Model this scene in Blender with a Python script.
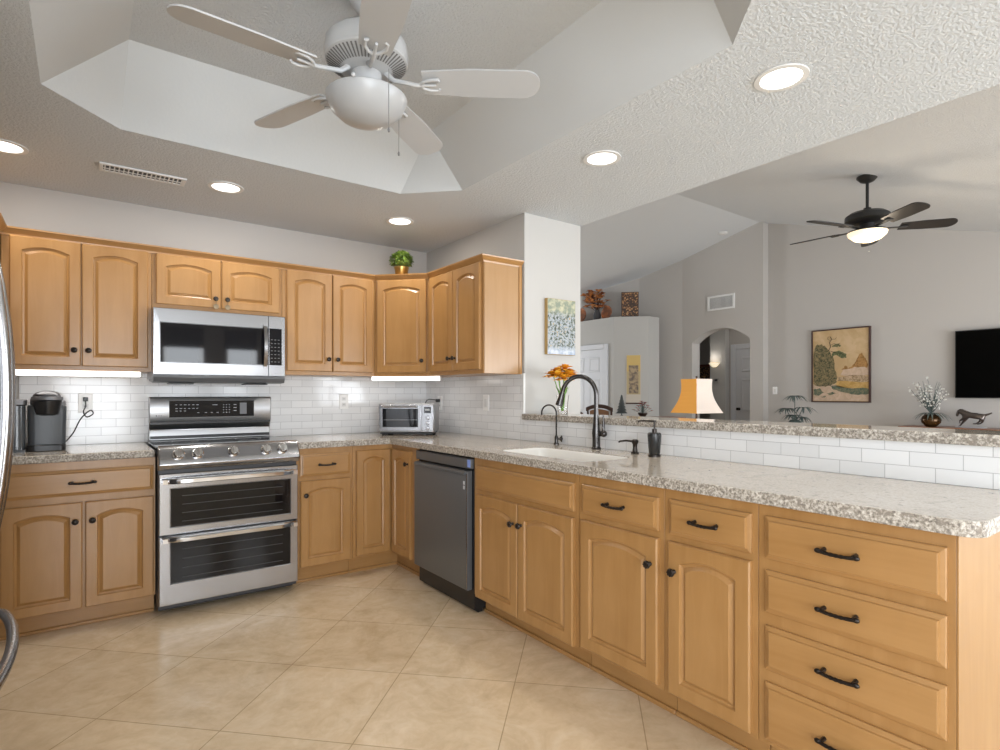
import bpy, bmesh, math, random
from mathutils import Vector, Matrix
from math import sin, cos, pi, radians as R
for o in list(bpy.data.objects): bpy.data.objects.remove(o, do_unlink=True)
S = bpy.context.scene
C = S.collection
random.seed(7)

# ------------------------------------------------------------------ camera
CAMP = (-2.358, -4.269, 1.222); YAW = 36.31; FPX = 565.7
cd = bpy.data.cameras.new('camera'); cam = bpy.data.objects.new('camera', cd); C.objects.link(cam)
cam.location = CAMP; cam.rotation_euler = (R(90), 0, R(-YAW))
cd.sensor_width = 36; cd.lens = FPX/1000*36; cd.shift_y = (394.3-375)/1000.0
cd.clip_start = .05; cd.clip_end = 100
S.camera = cam
# ------------------------------------------------------------------ world, exposure
w = bpy.data.worlds.new('world'); S.world = w; w.use_nodes = True
w.node_tree.nodes['Background'].inputs[0].default_value = (.80, .90, 1, 1)
w.node_tree.nodes['Background'].inputs[1].default_value = 1.0
vs = S.view_settings
vs.view_transform = 'Standard'; vs.look = 'None'; vs.gamma = 1; vs.use_curve_mapping = False
vs.exposure = 0.02
# ------------------------------------------------------------------ daylight through the windows behind the camera, plus added fill lamps
def area(name, loc, target, sx, sy, power, col=(1, 1, 1), spread=180):
    l = bpy.data.lights.new(name, 'AREA'); l.shape = 'RECTANGLE'; l.size = sx; l.size_y = sy
    l.energy = power; l.color = col; l.spread = R(spread)
    o = bpy.data.objects.new(name, l); C.objects.link(o); o.location = loc
    o.rotation_euler = (Vector(target)-Vector(loc)).to_track_quat('-Z', 'Y').to_euler()
    return o
DAY = (.90, .95, 1)
area('window_and_fill_light', (-2.95, -6.85, 1.15), (-2.95, 0, 1.05), 2.3, 1.8, 150, DAY)  # main kitchen light, its wide window made up to let in enough
area('window_and_fill_light', (-1.07, -6.85, 1.59), (-1.07, 0, 1.59), .56, .76, 11, DAY)
area('window_and_fill_light', (-.20, -6.85, 1.59), (-.20, 0, 1.59), .46, .76, 9, DAY)
area('window_and_fill_light', (-4.1, -4.4, 1.0), (0, -4.2, .2), 1.6, 1.2, 14, DAY, 120)  # fill lamp added on the left, no known window there
area('patio_light', (3.3, -6.85, 1.35), (3.3, 0, 1.9), 3.8, 2.3, 330, DAY)
area('entry_fill_light', (3.0, 6.3, 1.5), (3.0, 0, 1.5), 1.4, 1.8, 90, DAY)  # fill lamp added from the entry side, no known opening

# ------------------------------------------------------------------ node materials
def mat(name, col=(.8, .8, .8), rough=.5, metal=0, **k):
    m = bpy.data.materials.new(name); m.use_nodes = True
    b = m.node_tree.nodes['Principled BSDF']
    b.inputs['Base Color'].default_value = (*col, 1); b.inputs['Roughness'].default_value = rough
    b.inputs['Metallic'].default_value = metal
    for kk, v in k.items(): b.inputs[kk.replace('_', ' ')].default_value = v
    return m
def nt(m): return m.node_tree.nodes, m.node_tree.links, m.node_tree.nodes['Principled BSDF']
def coords(m, scale=(1, 1, 1), loc=(0, 0, 0), rot=(0, 0, 0)):
    n, l, b = nt(m)
    t = n.new('ShaderNodeTexCoord'); mp = n.new('ShaderNodeMapping')
    mp.inputs['Scale'].default_value = scale; mp.inputs['Location'].default_value = loc; mp.inputs['Rotation'].default_value = rot
    l.new(t.outputs['Object'], mp.inputs['Vector']); return mp.outputs['Vector']
def noise(m, vec, scale, detail=4, rough=.5, dist=0):
    n, l, b = nt(m); x = n.new('ShaderNodeTexNoise')
    x.inputs['Scale'].default_value = scale; x.inputs['Detail'].default_value = detail
    x.inputs['Roughness'].default_value = rough; x.inputs['Distortion'].default_value = dist
    l.new(vec, x.inputs['Vector']); return x.outputs['Fac']
def ramp(m, fac, stops):
    n, l, b = nt(m); r = n.new('ShaderNodeValToRGB'); e = r.color_ramp.elements
    while len(e) < len(stops): e.new(.5)
    for i, (p, c) in enumerate(stops):
        e[i].position = p; e[i].color = (*c, 1) if len(c) == 3 else c
    l.new(fac, r.inputs['Fac']); return r.outputs['Color']
def mix(m, fac, a, b_, mode='MIX'):
    n, l, b = nt(m); x = n.new('ShaderNodeMix'); x.data_type = 'RGBA'; x.blend_type = mode
    for s, v in ((0, fac), (6, a), (7, b_)):
        if hasattr(v, 'is_linked') or hasattr(v, 'links'): l.new(v, x.inputs[s])
        elif s == 0: x.inputs[0].default_value = v
        else: x.inputs[s].default_value = (*v, 1)
    return x.outputs[2]
def setcol(m, c): m.node_tree.links.new(c, m.node_tree.nodes['Principled BSDF'].inputs['Base Color'])
def bump(m, h, strength=.3, dist=.002):
    n, l, b = nt(m); x = n.new('ShaderNodeBump'); x.inputs['Strength'].default_value = strength; x.inputs['Distance'].default_value = dist
    l.new(h, x.inputs['Height']); l.new(x.outputs['Normal'], b.inputs['Normal'])

def wood(name, axis, a=(.345, .172, .052), b_=(.44, .24, .088)):
    m = mat(name, a, .33); sc = [9, 9, 9]; sc[axis] = .9
    v = coords(m, tuple(sc)); f = noise(m, v, 2.2, 5, .6, .6)
    c = ramp(m, f, [(.3, a), (.72, b_)])
    v2 = coords(m); f2 = noise(m, v2, 2.6, 3, .5)
    c = mix(m, .35, c, ramp(m, f2, [(.3, tuple(x*.86 for x in a)), (.7, tuple(min(1, x*1.1) for x in b_))]))
    setcol(m, c); nt(m)[2].inputs['Coat Weight'].default_value = .25; nt(m)[2].inputs['Coat Roughness'].default_value = .2
    return m
WV = wood('maple_vertical', 2); WH = wood('maple_horizontal', 0)
WD = mat('maple_shadow_gap', (.24, .12, .05), .5)
WALL = mat('warm_grey_paint', (.49, .465, .44), .85)
v = coords(WALL); bump(WALL, noise(WALL, v, 60, 3), .12, .003)
WALLW = mat('pale_paint', (.49, .48, .46), .85)
CEIL = mat('textured_white_ceiling', (.605, .64, .67), .9)
v = coords(CEIL); f = noise(CEIL, v, 90, 3, .6, .3); bump(CEIL, f, 1.0, .007)
VAULT = mat('textured_vault_ceiling', (.66, .68, .70), .9)
v = coords(VAULT); f = noise(VAULT, v, 90, 3, .6, .3); bump(VAULT, f, 1.0, .008)
SLOPE = mat('smooth_tray_paint', (.585, .61, .625), .85)
v = coords(SLOPE); bump(SLOPE, noise(SLOPE, v, 62, 3), .2, .003)
WHITE = mat('white_enamel', (.74, .74, .73), .35)
TRIMW = mat('white_trim', (.78, .78, .77), .4)
DOORW = mat('white_door_paint', (.62, .63, .66), .45)
STEEL = mat('brushed_steel', (.42, .42, .43), .30, 1)
v = coords(STEEL, (1, 1, 90)); bump(STEEL, noise(STEEL, v, 4, 2), .05, .0006)
STEELB = mat('bright_steel', (.40, .40, .41), .22, 1)
DSTEEL = mat('dark_steel', (.15, .157, .165), .36, .45)
CHAR = mat('charcoal_side', (.05, .05, .055), .4)
CHROME = mat('polished_steel', (.72, .72, .73), .14, 1)
BLACK = mat('black_plastic', (.012, .012, .013), .3)
GLASSB = mat('black_glass', (.010, .010, .012), .04, 0)
GREYP = mat('grey_print', (.55, .56, .58), .5)
BRONZE = mat('oil_rubbed_bronze', (.045, .038, .034), .28, .85)
GUNM = mat('gunmetal', (.085, .08, .078), .22, 1)
GLASS = mat('clear_glass', (1, 1, 1), .02, 0, Transmission_Weight=1.0, IOR=1.3)
WATER = mat('reservoir_plastic', (.12, .13, .14), .12, 0, Transmission_Weight=.4)
LEAF = mat('leaf_green', (.10, .20, .03), .5)
v = coords(LEAF); setcol(LEAF, ramp(LEAF, noise(LEAF, v, 45, 2), [(.35, (.05, .12, .02)), (.65, (.24, .33, .05))]))
STEMG = mat('stem_green', (.16, .34, .06), .5)
DARKG = mat('dusty_teal_leaf', (.10, .13, .12), .5)
BRASS = mat('brass', (.50, .31, .10), .28, 1)
def emit(name, col, s):
    m = mat(name, col, .5); b = nt(m)[2]
    b.inputs['Emission Color'].default_value = (*col, 1); b.inputs['Emission Strength'].default_value = s; return m
LIT = emit('lit_lamp', (1, .97, .92), 3.0); LITS = emit('lit_strip', (1, .98, .95), 2.2)
LITW = emit('lit_bowl', (1, .86, .62), .75)

GRAN = mat('speckled_granite', (.6, .55, .48), .07)
v = coords(GRAN, (1, 1, 1))
f1 = noise(GRAN, v, 9, 6, .62, 1.2); f2 = noise(GRAN, v, 120, 4, .65); f3 = noise(GRAN, v, 34, 5, .7, .8)
top_ = ramp(GRAN, f1, [(.35, (.53, .47, .39)), (.5, (.60, .53, .44)), (.66, (.46, .41, .34))])
c2 = ramp(GRAN, f2, [(.36, (.30, .25, .21)), (.52, (.55, .48, .40)), (.68, (.68, .63, .56))])
top_ = mix(GRAN, .35, top_, c2)
top_ = mix(GRAN, ramp(GRAN, f3, [(.34, (.35, .35, .35)), (.42, (1, 1, 1))]), (.24, .19, .16), top_)
c3 = ramp(GRAN, f2, [(.36, (.14, .12, .10)), (.50, (.40, .355, .30)), (.64, (.66, .62, .56))])
edge_ = mix(GRAN, ramp(GRAN, f3, [(.38, (0, 0, 0)), (.48, (1, 1, 1))]), (.24, .205, .17), c3)
n_, l_, b__ = nt(GRAN); g_ = n_.new('ShaderNodeNewGeometry'); sp_ = n_.new('ShaderNodeSeparateXYZ'); l_.new(g_.outputs['Normal'], sp_.inputs[0])
mr_ = n_.new('ShaderNodeMapRange'); mr_.inputs[1].default_value = .55; mr_.inputs[2].default_value = .9; l_.new(sp_.outputs[2], mr_.inputs[0])
c = mix(GRAN, mr_.outputs[0], edge_, top_)   # chiselled unpolished edge, polished top
mr2 = n_.new('ShaderNodeMapRange'); mr2.inputs[1].default_value = .55; mr2.inputs[2].default_value = .9; mr2.inputs[3].default_value = .5; mr2.inputs[4].default_value = .06; l_.new(sp_.outputs[2], mr2.inputs[0]); l_.new(mr2.outputs[0], b__.inputs['Roughness'])
setcol(GRAN, c)

def subway(name, swap, loc):
    m = mat(name, (.7, .7, .7), .1); n, l, b = nt(m)
    t = n.new('ShaderNodeTexCoord'); sp = n.new('ShaderNodeSeparateXYZ'); cb = n.new('ShaderNodeCombineXYZ')
    l.new(t.outputs['Object'], sp.inputs[0]); l.new(sp.outputs[1 if swap else 0], cb.inputs[0]); l.new(sp.outputs[2], cb.inputs[1])
    mp = n.new('ShaderNodeMapping'); mp.inputs['Location'].default_value = loc; l.new(cb.outputs[0], mp.inputs[0])
    br = n.new('ShaderNodeTexBrick'); l.new(mp.outputs[0], br.inputs['Vector'])
    br.inputs['Scale'].default_value = 1; br.inputs['Brick Width'].default_value = .1525; br.inputs['Row Height'].default_value = .0515
    br.inputs['Mortar Size'].default_value = .0013; br.inputs['Mortar Smooth'].default_value = .3; br.inputs['Bias'].default_value = 0
    br.inputs['Color1'].default_value = (.84, .845, .85, 1); br.inputs['Color2'].default_value = (.76, .765, .77, 1)
    br.inputs['Mortar'].default_value = (.48, .48, .49, 1)
    l.new(br.outputs['Color'], b.inputs['Base Color'])
    inv = n.new('ShaderNodeMath'); inv.operation = 'SUBTRACT'; inv.inputs[0].default_value = 1; l.new(br.outputs['Fac'], inv.inputs[1])
    ns = n.new('ShaderNodeTexNoise'); ns.inputs['Scale'].default_value = 9; l.new(t.outputs['Object'], ns.inputs['Vector'])
    ad = n.new('ShaderNodeMath'); ad.operation = 'MULTIPLY_ADD'; ad.inputs[1].default_value = .6
    l.new(ns.outputs['Fac'], ad.inputs[0]); l.new(inv.outputs[0], ad.inputs[2])
    bump(m, ad.outputs[0], .35, .0015); return m
TILEB = subway('subway_tile_back', False, (1.207, -.917, 0))
TILER = subway('subway_tile_side', True, (2.752, -.917, 0))

FLOOR = mat('travertine_tile', (.6, .48, .35), .22)
n, l, b = nt(FLOOR)
t = n.new('ShaderNodeTexCoord'); mp = n.new('ShaderNodeMapping'); mp.vector_type = 'POINT'
mp.inputs['Rotation'].default_value = (0, 0, R(-45)); l.new(t.outputs['Object'], mp.inputs[0])
# rotated axes: u=(x+y)/sqrt2, v=(y-x)/sqrt2
mp2 = n.new('ShaderNodeMapping'); mp2.inputs['Location'].default_value = (3.255/math.sqrt(2)+.508*20, .05/math.sqrt(2)+.508*20, 0); l.new(mp.outputs[0], mp2.inputs[0])
br = n.new('ShaderNodeTexBrick'); l.new(mp2.outputs[0], br.inputs['Vector']); br.offset = 0
br.inputs['Scale'].default_value = 1; br.inputs['Brick Width'].default_value = .508; br.inputs['Row Height'].default_value = .508
br.inputs['Mortar Size'].default_value = .0022; br.inputs['Mortar Smooth'].default_value = .2; br.inputs['Bias'].default_value = 0
br.inputs['Color1'].default_value = (1, 1, 1, 1); br.inputs['Color2'].default_value = (.90, .90, .90, 1); br.inputs['Mortar'].default_value = (.62, .58, .52, 1)
v = coords(FLOOR, (1, 1, 1)); f1 = noise(FLOOR, v, 3.2, 7, .65, 1.6); f2 = noise(FLOOR, v, 16, 5, .6, .9)
c = ramp(FLOOR, f1, [(.32, (.62, .455, .27)), (.52, (.76, .585, .375)), (.70, (.84, .69, .49))])
c = mix(FLOOR, .3, c, ramp(FLOOR, f2, [(.35, (.60, .455, .31)), (.65, (.82, .68, .52))]))
c = mix(FLOOR, 1.0, c, br.outputs['Color'], 'MULTIPLY'); setcol(FLOOR, c)
inv = n.new('ShaderNodeMath'); inv.operation = 'SUBTRACT'; inv.inputs[0].default_value = 1; l.new(br.outputs['Fac'], inv.inputs[1])
bump(FLOOR, inv.outputs[0], .5, .002)

# ------------------------------------------------------------------ mesh helpers
def tag(o, label=None, cat=None, group=None, kind=None):
    if label: o['label'] = label
    if cat: o['category'] = cat
    if group: o['group'] = group
    if kind: o['kind'] = kind
    return o
def thing(name, label, cat, loc=(0, 0, 0), rz=0, group=None):
    o = bpy.data.objects.new(name, None); C.objects.link(o); o.location = loc; o.rotation_euler = (0, 0, rz)
    o.empty_display_size = .1
    return tag(o, label, cat, group)
class MB:
    def __init__(s): s.bm = bmesh.new()
    def box(s, x0, x1, y0, y1, z0, z1, M=None):
        vs_ = [s.bm.verts.new((x, y, z)) for z in (z0, z1) for y in (y0, y1) for x in (x0, x1)]
        if M is not None:
            for q in vs_: q.co = M @ q.co
        for f in ((0, 2, 3, 1), (4, 5, 7, 6), (0, 1, 5, 4), (2, 6, 7, 3), (0, 4, 6, 2), (1, 3, 7, 5)):
            s.bm.faces.new([vs_[i] for i in f])
        return s
    def loops(s, loops, cap0=True, cap1=True, closed=True):
        L = [[s.bm.verts.new(p) for p in lp] for lp in loops]
        n_ = len(L[0])
        for a, b_ in zip(L, L[1:]):
            for i in range(n_ if closed else n_-1):
                j = (i+1) % n_
                s.bm.faces.new((a[i], a[j], b_[j], b_[i]))
        if cap0: s.bm.faces.new(L[0][::-1])
        if cap1: s.bm.faces.new(L[-1])
        return s
    def lathe(s, prof, c=(0, 0, 0), seg=24, M=None, cap=True):
        lp = []
        for r_, z in prof:
            ring = [Vector((c[0]+max(r_, 1e-4)*cos(2*pi*i/seg), c[1]+max(r_, 1e-4)*sin(2*pi*i/seg), c[2]+z)) for i in range(seg)]
            if M is not None: ring = [M @ p for p in ring]
            lp.append(ring)
        return s.loops(lp, cap, cap)
    def tube(s, pts, r, seg=8, caps=True):
        pts = [Vector(p) for p in pts]; rs = r if isinstance(r, (list, tuple)) else [r]*len(pts)
        lp = []; prev = None
        for i, p in enumerate(pts):
            d = (pts[min(i+1, len(pts)-1)]-pts[max(i-1, 0)]).normalized()
            if prev is None:
                a = d.orthogonal().normalized()
            else:
                a = (prev-d*prev.dot(d)).normalized()
            prev = a; b_ = d.cross(a)
            lp.append([p+(a*cos(2*pi*k/seg)+b_*sin(2*pi*k/seg))*rs[i] for k in range(seg)])
        return s.loops(lp, caps, caps)
    def prism(s, poly, z0, z1):
        return s.loops([[(x, y, z0) for x, y in poly], [(x, y, z1) for x, y in poly]])
    def extr(s, poly, axis, a0, a1):
        def P(p, a):
            return {'x': (a, p[0], p[1]), 'y': (p[0], a, p[1]), 'z': (p[0], p[1], a)}[axis]
        return s.loops([[P(p, a0) for p in poly], [P(p, a1) for p in poly]])
    def ball(s, c, r, seg=12, sc=(1, 1, 1)):
        n_ = seg//2+1
        lp = []
        for j in range(n_+1):
            th = pi*j/n_
            rr = max(sin(th), 1e-3)
            lp.append([(c[0]+r*sc[0]*rr*cos(2*pi*i/seg), c[1]+r*sc[1]*rr*sin(2*pi*i/seg), c[2]-r*sc[2]*cos(th)) for i in range(seg)])
        return s.loops(lp)
    def leaf(s, base, d, length, width, droop=.2, n_=4):
        d = Vector(d).normalized(); side = d.cross(Vector((0, 0, 1)))
        if side.length < .1: side = Vector((1, 0, 0))
        side.normalize(); base = Vector(base); rows = []
        for i in range(n_+1):
            t = i/n_; p = base+d*length*t+Vector((0, 0, -droop*length*t*t)); w_ = width*max(.06, sin(pi*min(.98, t*.85+.12)))
            up = side.cross(d)*.25*w_
            rows.append([s.bm.verts.new(p-side*w_+up), s.bm.verts.new(p), s.bm.verts.new(p+side*w_+up)])
        for a, b_ in zip(rows, rows[1:]):
            s.bm.faces.new((a[0], a[1], b_[1], b_[0])); s.bm.faces.new((a[1], a[2], b_[2], b_[1]))
        return s
    def build(s, name, m, parent=None, bevel=0, smooth=False, seg=2, loc=None, rz=None, solid=0):
        bmesh.ops.recalc_face_normals(s.bm, faces=s.bm.faces)
        me = bpy.data.meshes.new(name); s.bm.to_mesh(me); s.bm.free()
        o = bpy.data.objects.new(name, me); C.objects.link(o)
        me.materials.append(m)
        if parent: o.parent = parent
        if solid:
            md = o.modifiers.new('s', 'SOLIDIFY'); md.thickness = solid
        if bevel:
            md = o.modifiers.new('b', 'BEVEL'); md.width = bevel; md.segments = seg; md.limit_method = 'ANGLE'; md.angle_limit = R(35)
        if smooth or bevel:
            for p in me.polygons: p.use_smooth = True
            try: me.set_sharp_from_angle(angle=R(38))
            except Exception: pass
        if loc is not None: o.location = loc
        if rz is not None: o.rotation_euler = (0, 0, rz)
        return o
def struct(name, mb, m, **k):
    o = mb.build(name, m, **k); o['kind'] = 'structure'; return o
def B(*a): return MB().box(*a)
def copy_tree(o, parent=None):
    c_ = o.copy(); C.objects.link(c_)
    if parent is not None: c_.parent = parent
    for ch in [q for q in bpy.data.objects if q.parent == o]: copy_tree(ch, c_)
    return c_

# ------------------------------------------------------------------ the shell
struct('floor', B(-4.3, 9.2, -7.1, 7.0, -.1, 0), FLOOR)
struct('wall_back', B(-4.3, .0, 0, .12, 0, 2.43), WALL)
struct('wall_back_tile', B(-2.66, -.0085, -.008, 0, .918, 1.36), TILEB)
struct('wall_right', B(0, .515, -1.335, .12, 0, 2.43), WALLW)
struct('wall_right_tile', B(-.008, 0, -1.333, -.0, .918, 1.36), TILER)
struct('trim_1', B(-.012, .004, -1.339, -1.331, 1.096, 1.362), TRIMW)
struct('wall_half', B(0, .16, -3.80, -1.336, 0, 1.054), WALLW)
struct('wall_half_tile', B(-.008, -.0002, -3.80, -1.336, .918, 1.054), TILER)
struct('wall_left', B(-4.3, -4.18, -7.1, -5.2, 0, 2.43).box(-4.3, -4.18, -3.6, .12, 0, 2.43).box(-4.3, -4.18, -5.2, -3.6, 0, .4).box(-4.3, -4.18, -5.2, -3.6, 1.6, 2.43), WALL)  # opening added to suit the left fill lamp
struct('window_added_left', B(-4.29, -4.19, -5.2, -5.15, .4, 1.6).box(-4.29, -4.19, -3.65, -3.6, .4, 1.6).box(-4.29, -4.19, -5.15, -3.65, .4, .45).box(-4.29, -4.19, -5.15, -3.65, 1.55, 1.6), TRIMW)  # made-up window frame around the left fill lamp's opening
# soffit wall over the fridge
struct('wall_over_refrigerator', B(-4.18, -2.583, -3.05, -1.98, 1.86, 2.43), WALLW)
# south wall with the two kitchen windows and a wide opening added for light (sky behind)
def wall_with_holes_x(name, y0, y1, x0, x1, z1, holes, m):
    mb = MB(); xs = sorted({x0, x1}|{h[0] for h in holes}|{h[1] for h in holes})
    for a, b_ in zip(xs, xs[1:]):
        hs = [h for h in holes if h[0] <= a and h[1] >= b_]
        if hs:
            h = hs[0]
            if h[2] > 0: mb.box(a, b_, y0, y1, 0, h[2])
            mb.box(a, b_, y0, y1, h[3], z1)
        else: mb.box(a, b_, y0, y1, 0, z1)
    return struct(name, mb, m)
wall_with_holes_x('wall_south', -7.1, -6.98, -4.3, .52, 2.43, [(-4.05, -1.85, .3, 2.2), (-1.35, -.79, 1.2, 2.3), (-.43, .03, 1.2, 2.3)], WALL)
wall_with_holes_x('wall_living_south', -7.1, -6.98, .52, 6.5, 3.95, [(1.3, 5.3, .1, 2.45)], WALL)

# kitchen ceiling with the octagonal tray
ZC = 2.43; ZT = 2.70
xl, xr, yb_, yf_ = -2.495, -.553, -1.168, -3.44; ch = .27; ins = .287
rim = [(xl+ch, yb_), (xr-ch, yb_), (xr, yb_-ch), (xr, yf_+ch), (xr-ch, yf_), (xl+ch, yf_), (xl, yf_+ch), (xl, yb_-ch)]
top = [(xl+ins, yb_-ins), (xr-ins+.05, yb_-ins), (xr-ins+.05, yf_+ins), (xl+ins, yf_+ins)]
bm = bmesh.new()
outer = [(-4.3, .12), (.515, .12), (.515, -7.1), (-4.3, -7.1)]
ov = [bm.verts.new((x, y, ZC)) for x, y in outer]; rv = [bm.verts.new((x, y, ZC)) for x, y in rim]
ed = [bm.edges.new((ov[i], ov[(i+1) % 4])) for i in range(4)]+[bm.edges.new((rv[i], rv[(i+1) % 8])) for i in range(8)]
bmesh.ops.triangle_fill(bm, edges=ed, use_beauty=True)
mb = MB(); mb.bm.free(); mb.bm = bm
struct('ceiling', mb, CEIL)
mb = MB(); r3 = [mb.bm.verts.new((x, y, ZC)) for x, y in rim]; t3 = [mb.bm.verts.new((x, y, ZT)) for x, y in top]
F = mb.bm.faces.new
F((r3[0], r3[1], t3[1], t3[0])); F((r3[1], r3[2], t3[1])); F((r3[2], r3[3], t3[2], t3[1])); F((r3[3], r3[4], t3[2]))
F((r3[4], r3[5], t3[3], t3[2])); F((r3[5], r3[6], t3[3])); F((r3[6], r3[7], t3[0], t3[3])); F((r3[7], r3[0], t3[0]))
struct('ceiling_tray', mb, SLOPE)
mb = MB(); F = mb.bm.faces.new; F([mb.bm.verts.new((x, y, ZT)) for x, y in top]); struct('ceiling_tray_top', mb, CEIL)
struct('ceiling_roof_cap', B(-4.3, .515, -7.1, .12, 2.76, 2.8), CEIL)

# living room
XW = 6.2; YR = .40; ZR = 3.885; SR = .277; SL = .230
def zc(y): return ZR-SR*(YR-y) if y < YR else ZR-SL*(y-YR)
mb = MB()
for ya, yb2 in ((-7.1, YR), (YR, 7.0)):
    mb.loops([[(.40, ya, zc(ya)), (9.0, ya, zc(ya)), (9.0, ya, zc(ya)+.1), (.40, ya, zc(ya)+.1)], [(.40, yb2, zc(yb2)), (9.0, yb2, zc(yb2)), (9.0, yb2, zc(yb2)+.1), (.40, yb2, zc(yb2)+.1)]])
struct('ceiling_vault', mb, VAULT)
struct('wall_gable', MB().extr([(-7.1, 2.4325), (.12, 2.4325), (.12, zc(.12)), (-1, zc(-1)), (-4, zc(-4)), (-5.6, 2.44), (-7.1, 2.436)], 'x', .515, .50), WALL)
struct('wall_entry_left', B(.395, .515, .125, 7.0, 0, 4.0), WALLW)
struct('wall_tv', B(XW, XW+.12, -7.1, .345, 0, 3.95), WALL)
# arch wall
XA = 6.05
pts = [(.345, 0), (.556, 0), (.556, 2.10)]
for i in range(1, 16):
    t = i/16; y = .556+t*1.05; pts.append((y, 2.10+.205*(1-abs(2*t-1)**2.2)))
pts += [(1.606, 2.10), (1.606, 0), (1.80, 0), (1.80, 4.0), (.345, 4.0)]
mb = MB(); q = [mb.bm.verts.new((XA, y, z)) for y, z in pts]; q2 = [mb.bm.verts.new((XA+.22, y, z)) for y, z in pts]
e1 = [mb.bm.edges.new((q[i], q[(i+1) % len(q)])) for i in range(len(q))]; e2 = [mb.bm.edges.new((q2[i], q2[(i+1) % len(q)])) for i in range(len(q))]
bmesh.ops.triangle_fill(mb.bm, edges=e1); bmesh.ops.triangle_fill(mb.bm, edges=e2)
for i in range(len(q)):
    j = (i+1) % len(q); mb.bm.faces.new((q[i], q[j], q2[j], q2[i]))
struct('wall_arch', mb, WALL)
struct('wall_far', MB().prism([(6.05, 1.80), (5.93, 2.65), (5.40, 3.6), (5.40, 7.0), (5.6, 7.0), (5.6, 3.65), (6.15, 2.7), (6.25, 1.80)], 0, 4.0), WALL)
# entry closet block with plant shelf on top
struct('wall_entry_block', MB().prism([(5.1, 5.5), (5.1, 2.516), (5.516, 2.10), (5.80, 2.10), (5.80, 5.5)], 0, 2.575), WALLW)
struct('wall_north', B(.4, 2.3, 6.88, 7.0, 0, 3.0).box(3.7, 9, 6.88, 7.0, 0, 3.0).box(2.3, 3.7, 6.88, 7.0, 0, .6).box(2.3, 3.7, 6.88, 7.0, 2.4, 3.0), WALL)  # opening added for the entry fill lamp
# hallway behind the arch
struct('wall_hall_door', B(7.10, 7.2, -.5, 1.558, 0, 2.6), WALL)
struct('wall_hall_stub', B(6.98, 7.2, 1.56, 1.87, 0, 2.6), WALLW)
struct('wall_hall_end', B(8.2, 8.3, 1.75, 4, 0, 2.6), WALL)
struct('wall_hall_side', B(7.2, 8.3, 1.75, 1.86, 0, 2.6), WALL)
struct('wall_hall_north', B(6.3, 8.3, 4.0, 4.1, 0, 2.6), WALL)
struct('ceiling_hall', B(6.27, 8.3, -.5, 4.1, 2.6, 2.66), CEIL)

def panel_door(name, y0, y1, x, z1, m, handle_side=1):
    """six panel door in plane x facing -x"""
    fr = MB()
    for a, b_ in ((y0-.09, y0), (y1, y1+.09)): fr.box(x-.03, x, a, b_, 0, z1+.09)
    fr.box(x-.03, x, y0, y1, z1, z1+.09)
    t_ = struct(name, fr, DOORW, bevel=.006)
    d = MB().box(x-.02, x+.0, y0+.004, y1-.004, .01, z1-.004)
    leaf = d.build('door_leaf', m, t_)
    w_ = (y1-y0)
    for (za, zb) in ((.18, .78), (.92, 1.50), (1.62, z1-.14)):
        for k in (0, 1):
            ya = y0+.11+k*(w_/2-.05); yb3 = ya+w_/2-.17
            P = MB(); pr = [(0, 0), (.018, -.009), (.03, -.009), (.055, -.001)]
            P.loops([[(x-.021-dz*-1 if False else x-.0205+(-dz if dz > 0 else -dz), ya+i_, za+i_), (x-.0205-dz, yb3-i_, za+i_), (x-.0205-dz, yb3-i_, zb-i_), (x-.0205-dz, ya+i_, zb-i_)] for i_, dz in ((0, 0.0), (.012, .008), (.028, .008), (.045, .001))], cap0=False)
            P.build('panel', m, leaf)
    ky = y1-.07 if handle_side > 0 else y0+.07
    MB().lathe([(.0, -.022), (.024, -.02), (.024, 0), (.01, .004), (.01, .03), (.027, .045), (.024, .065), (0, .07)], seg=14, M=Matrix.Translation((x-.02, ky, .96)) @ Matrix.Rotation(R(-90), 4, 'Y')).build('door_handle', BRONZE, leaf, smooth=True)
    return t_
panel_door('door_1', 2.735, 3.60, 5.10, 2.03, DOORW, 1)
panel_door('door_2', .62, 1.42, 7.10, 2.03, DOORW, 1)

# kitchen windows behind the camera (the wide one added for light), patio slider: frames
def window_frame(name, x0, x1, z0, z1, nx):
    mb = MB(); y0, y1 = -7.09, -6.99; f = .05
    mb.box(x0, x1, y0, y1, z0, z0+f); mb.box(x0, x1, y0, y1, z1-f, z1)
    for i in range(nx+1):
        xx = x0+(x1-x0)*i/nx; a = min(max(xx-f/2, x0), x1-f); mb.box(a, a+f, y0, y1, z0+f, z1-f)
    return struct(name, mb, TRIMW)
window_frame('window_added_south', -4.05, -1.85, .3, 2.2, 2); window_frame('window_2', -1.35, -.79, 1.2, 2.3, 1); window_frame('window_3', -.43, .03, 1.2, 2.3, 1); window_frame('window_4', 1.3, 5.3, .1, 2.45, 3)
SHD = mat('roller_shade_grey', (.16, .16, .165), .8)
for x0, x1, nm in ((-1.37, -.77, 'left'), (-.45, .05, 'right')):
    tag(B(x0, x1, -6.975, -6.955, 1.99, 2.32).build('roller_shade', SHD), 'grey roller shade half down on the %s small window behind the camera' % nm, 'shade')

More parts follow.
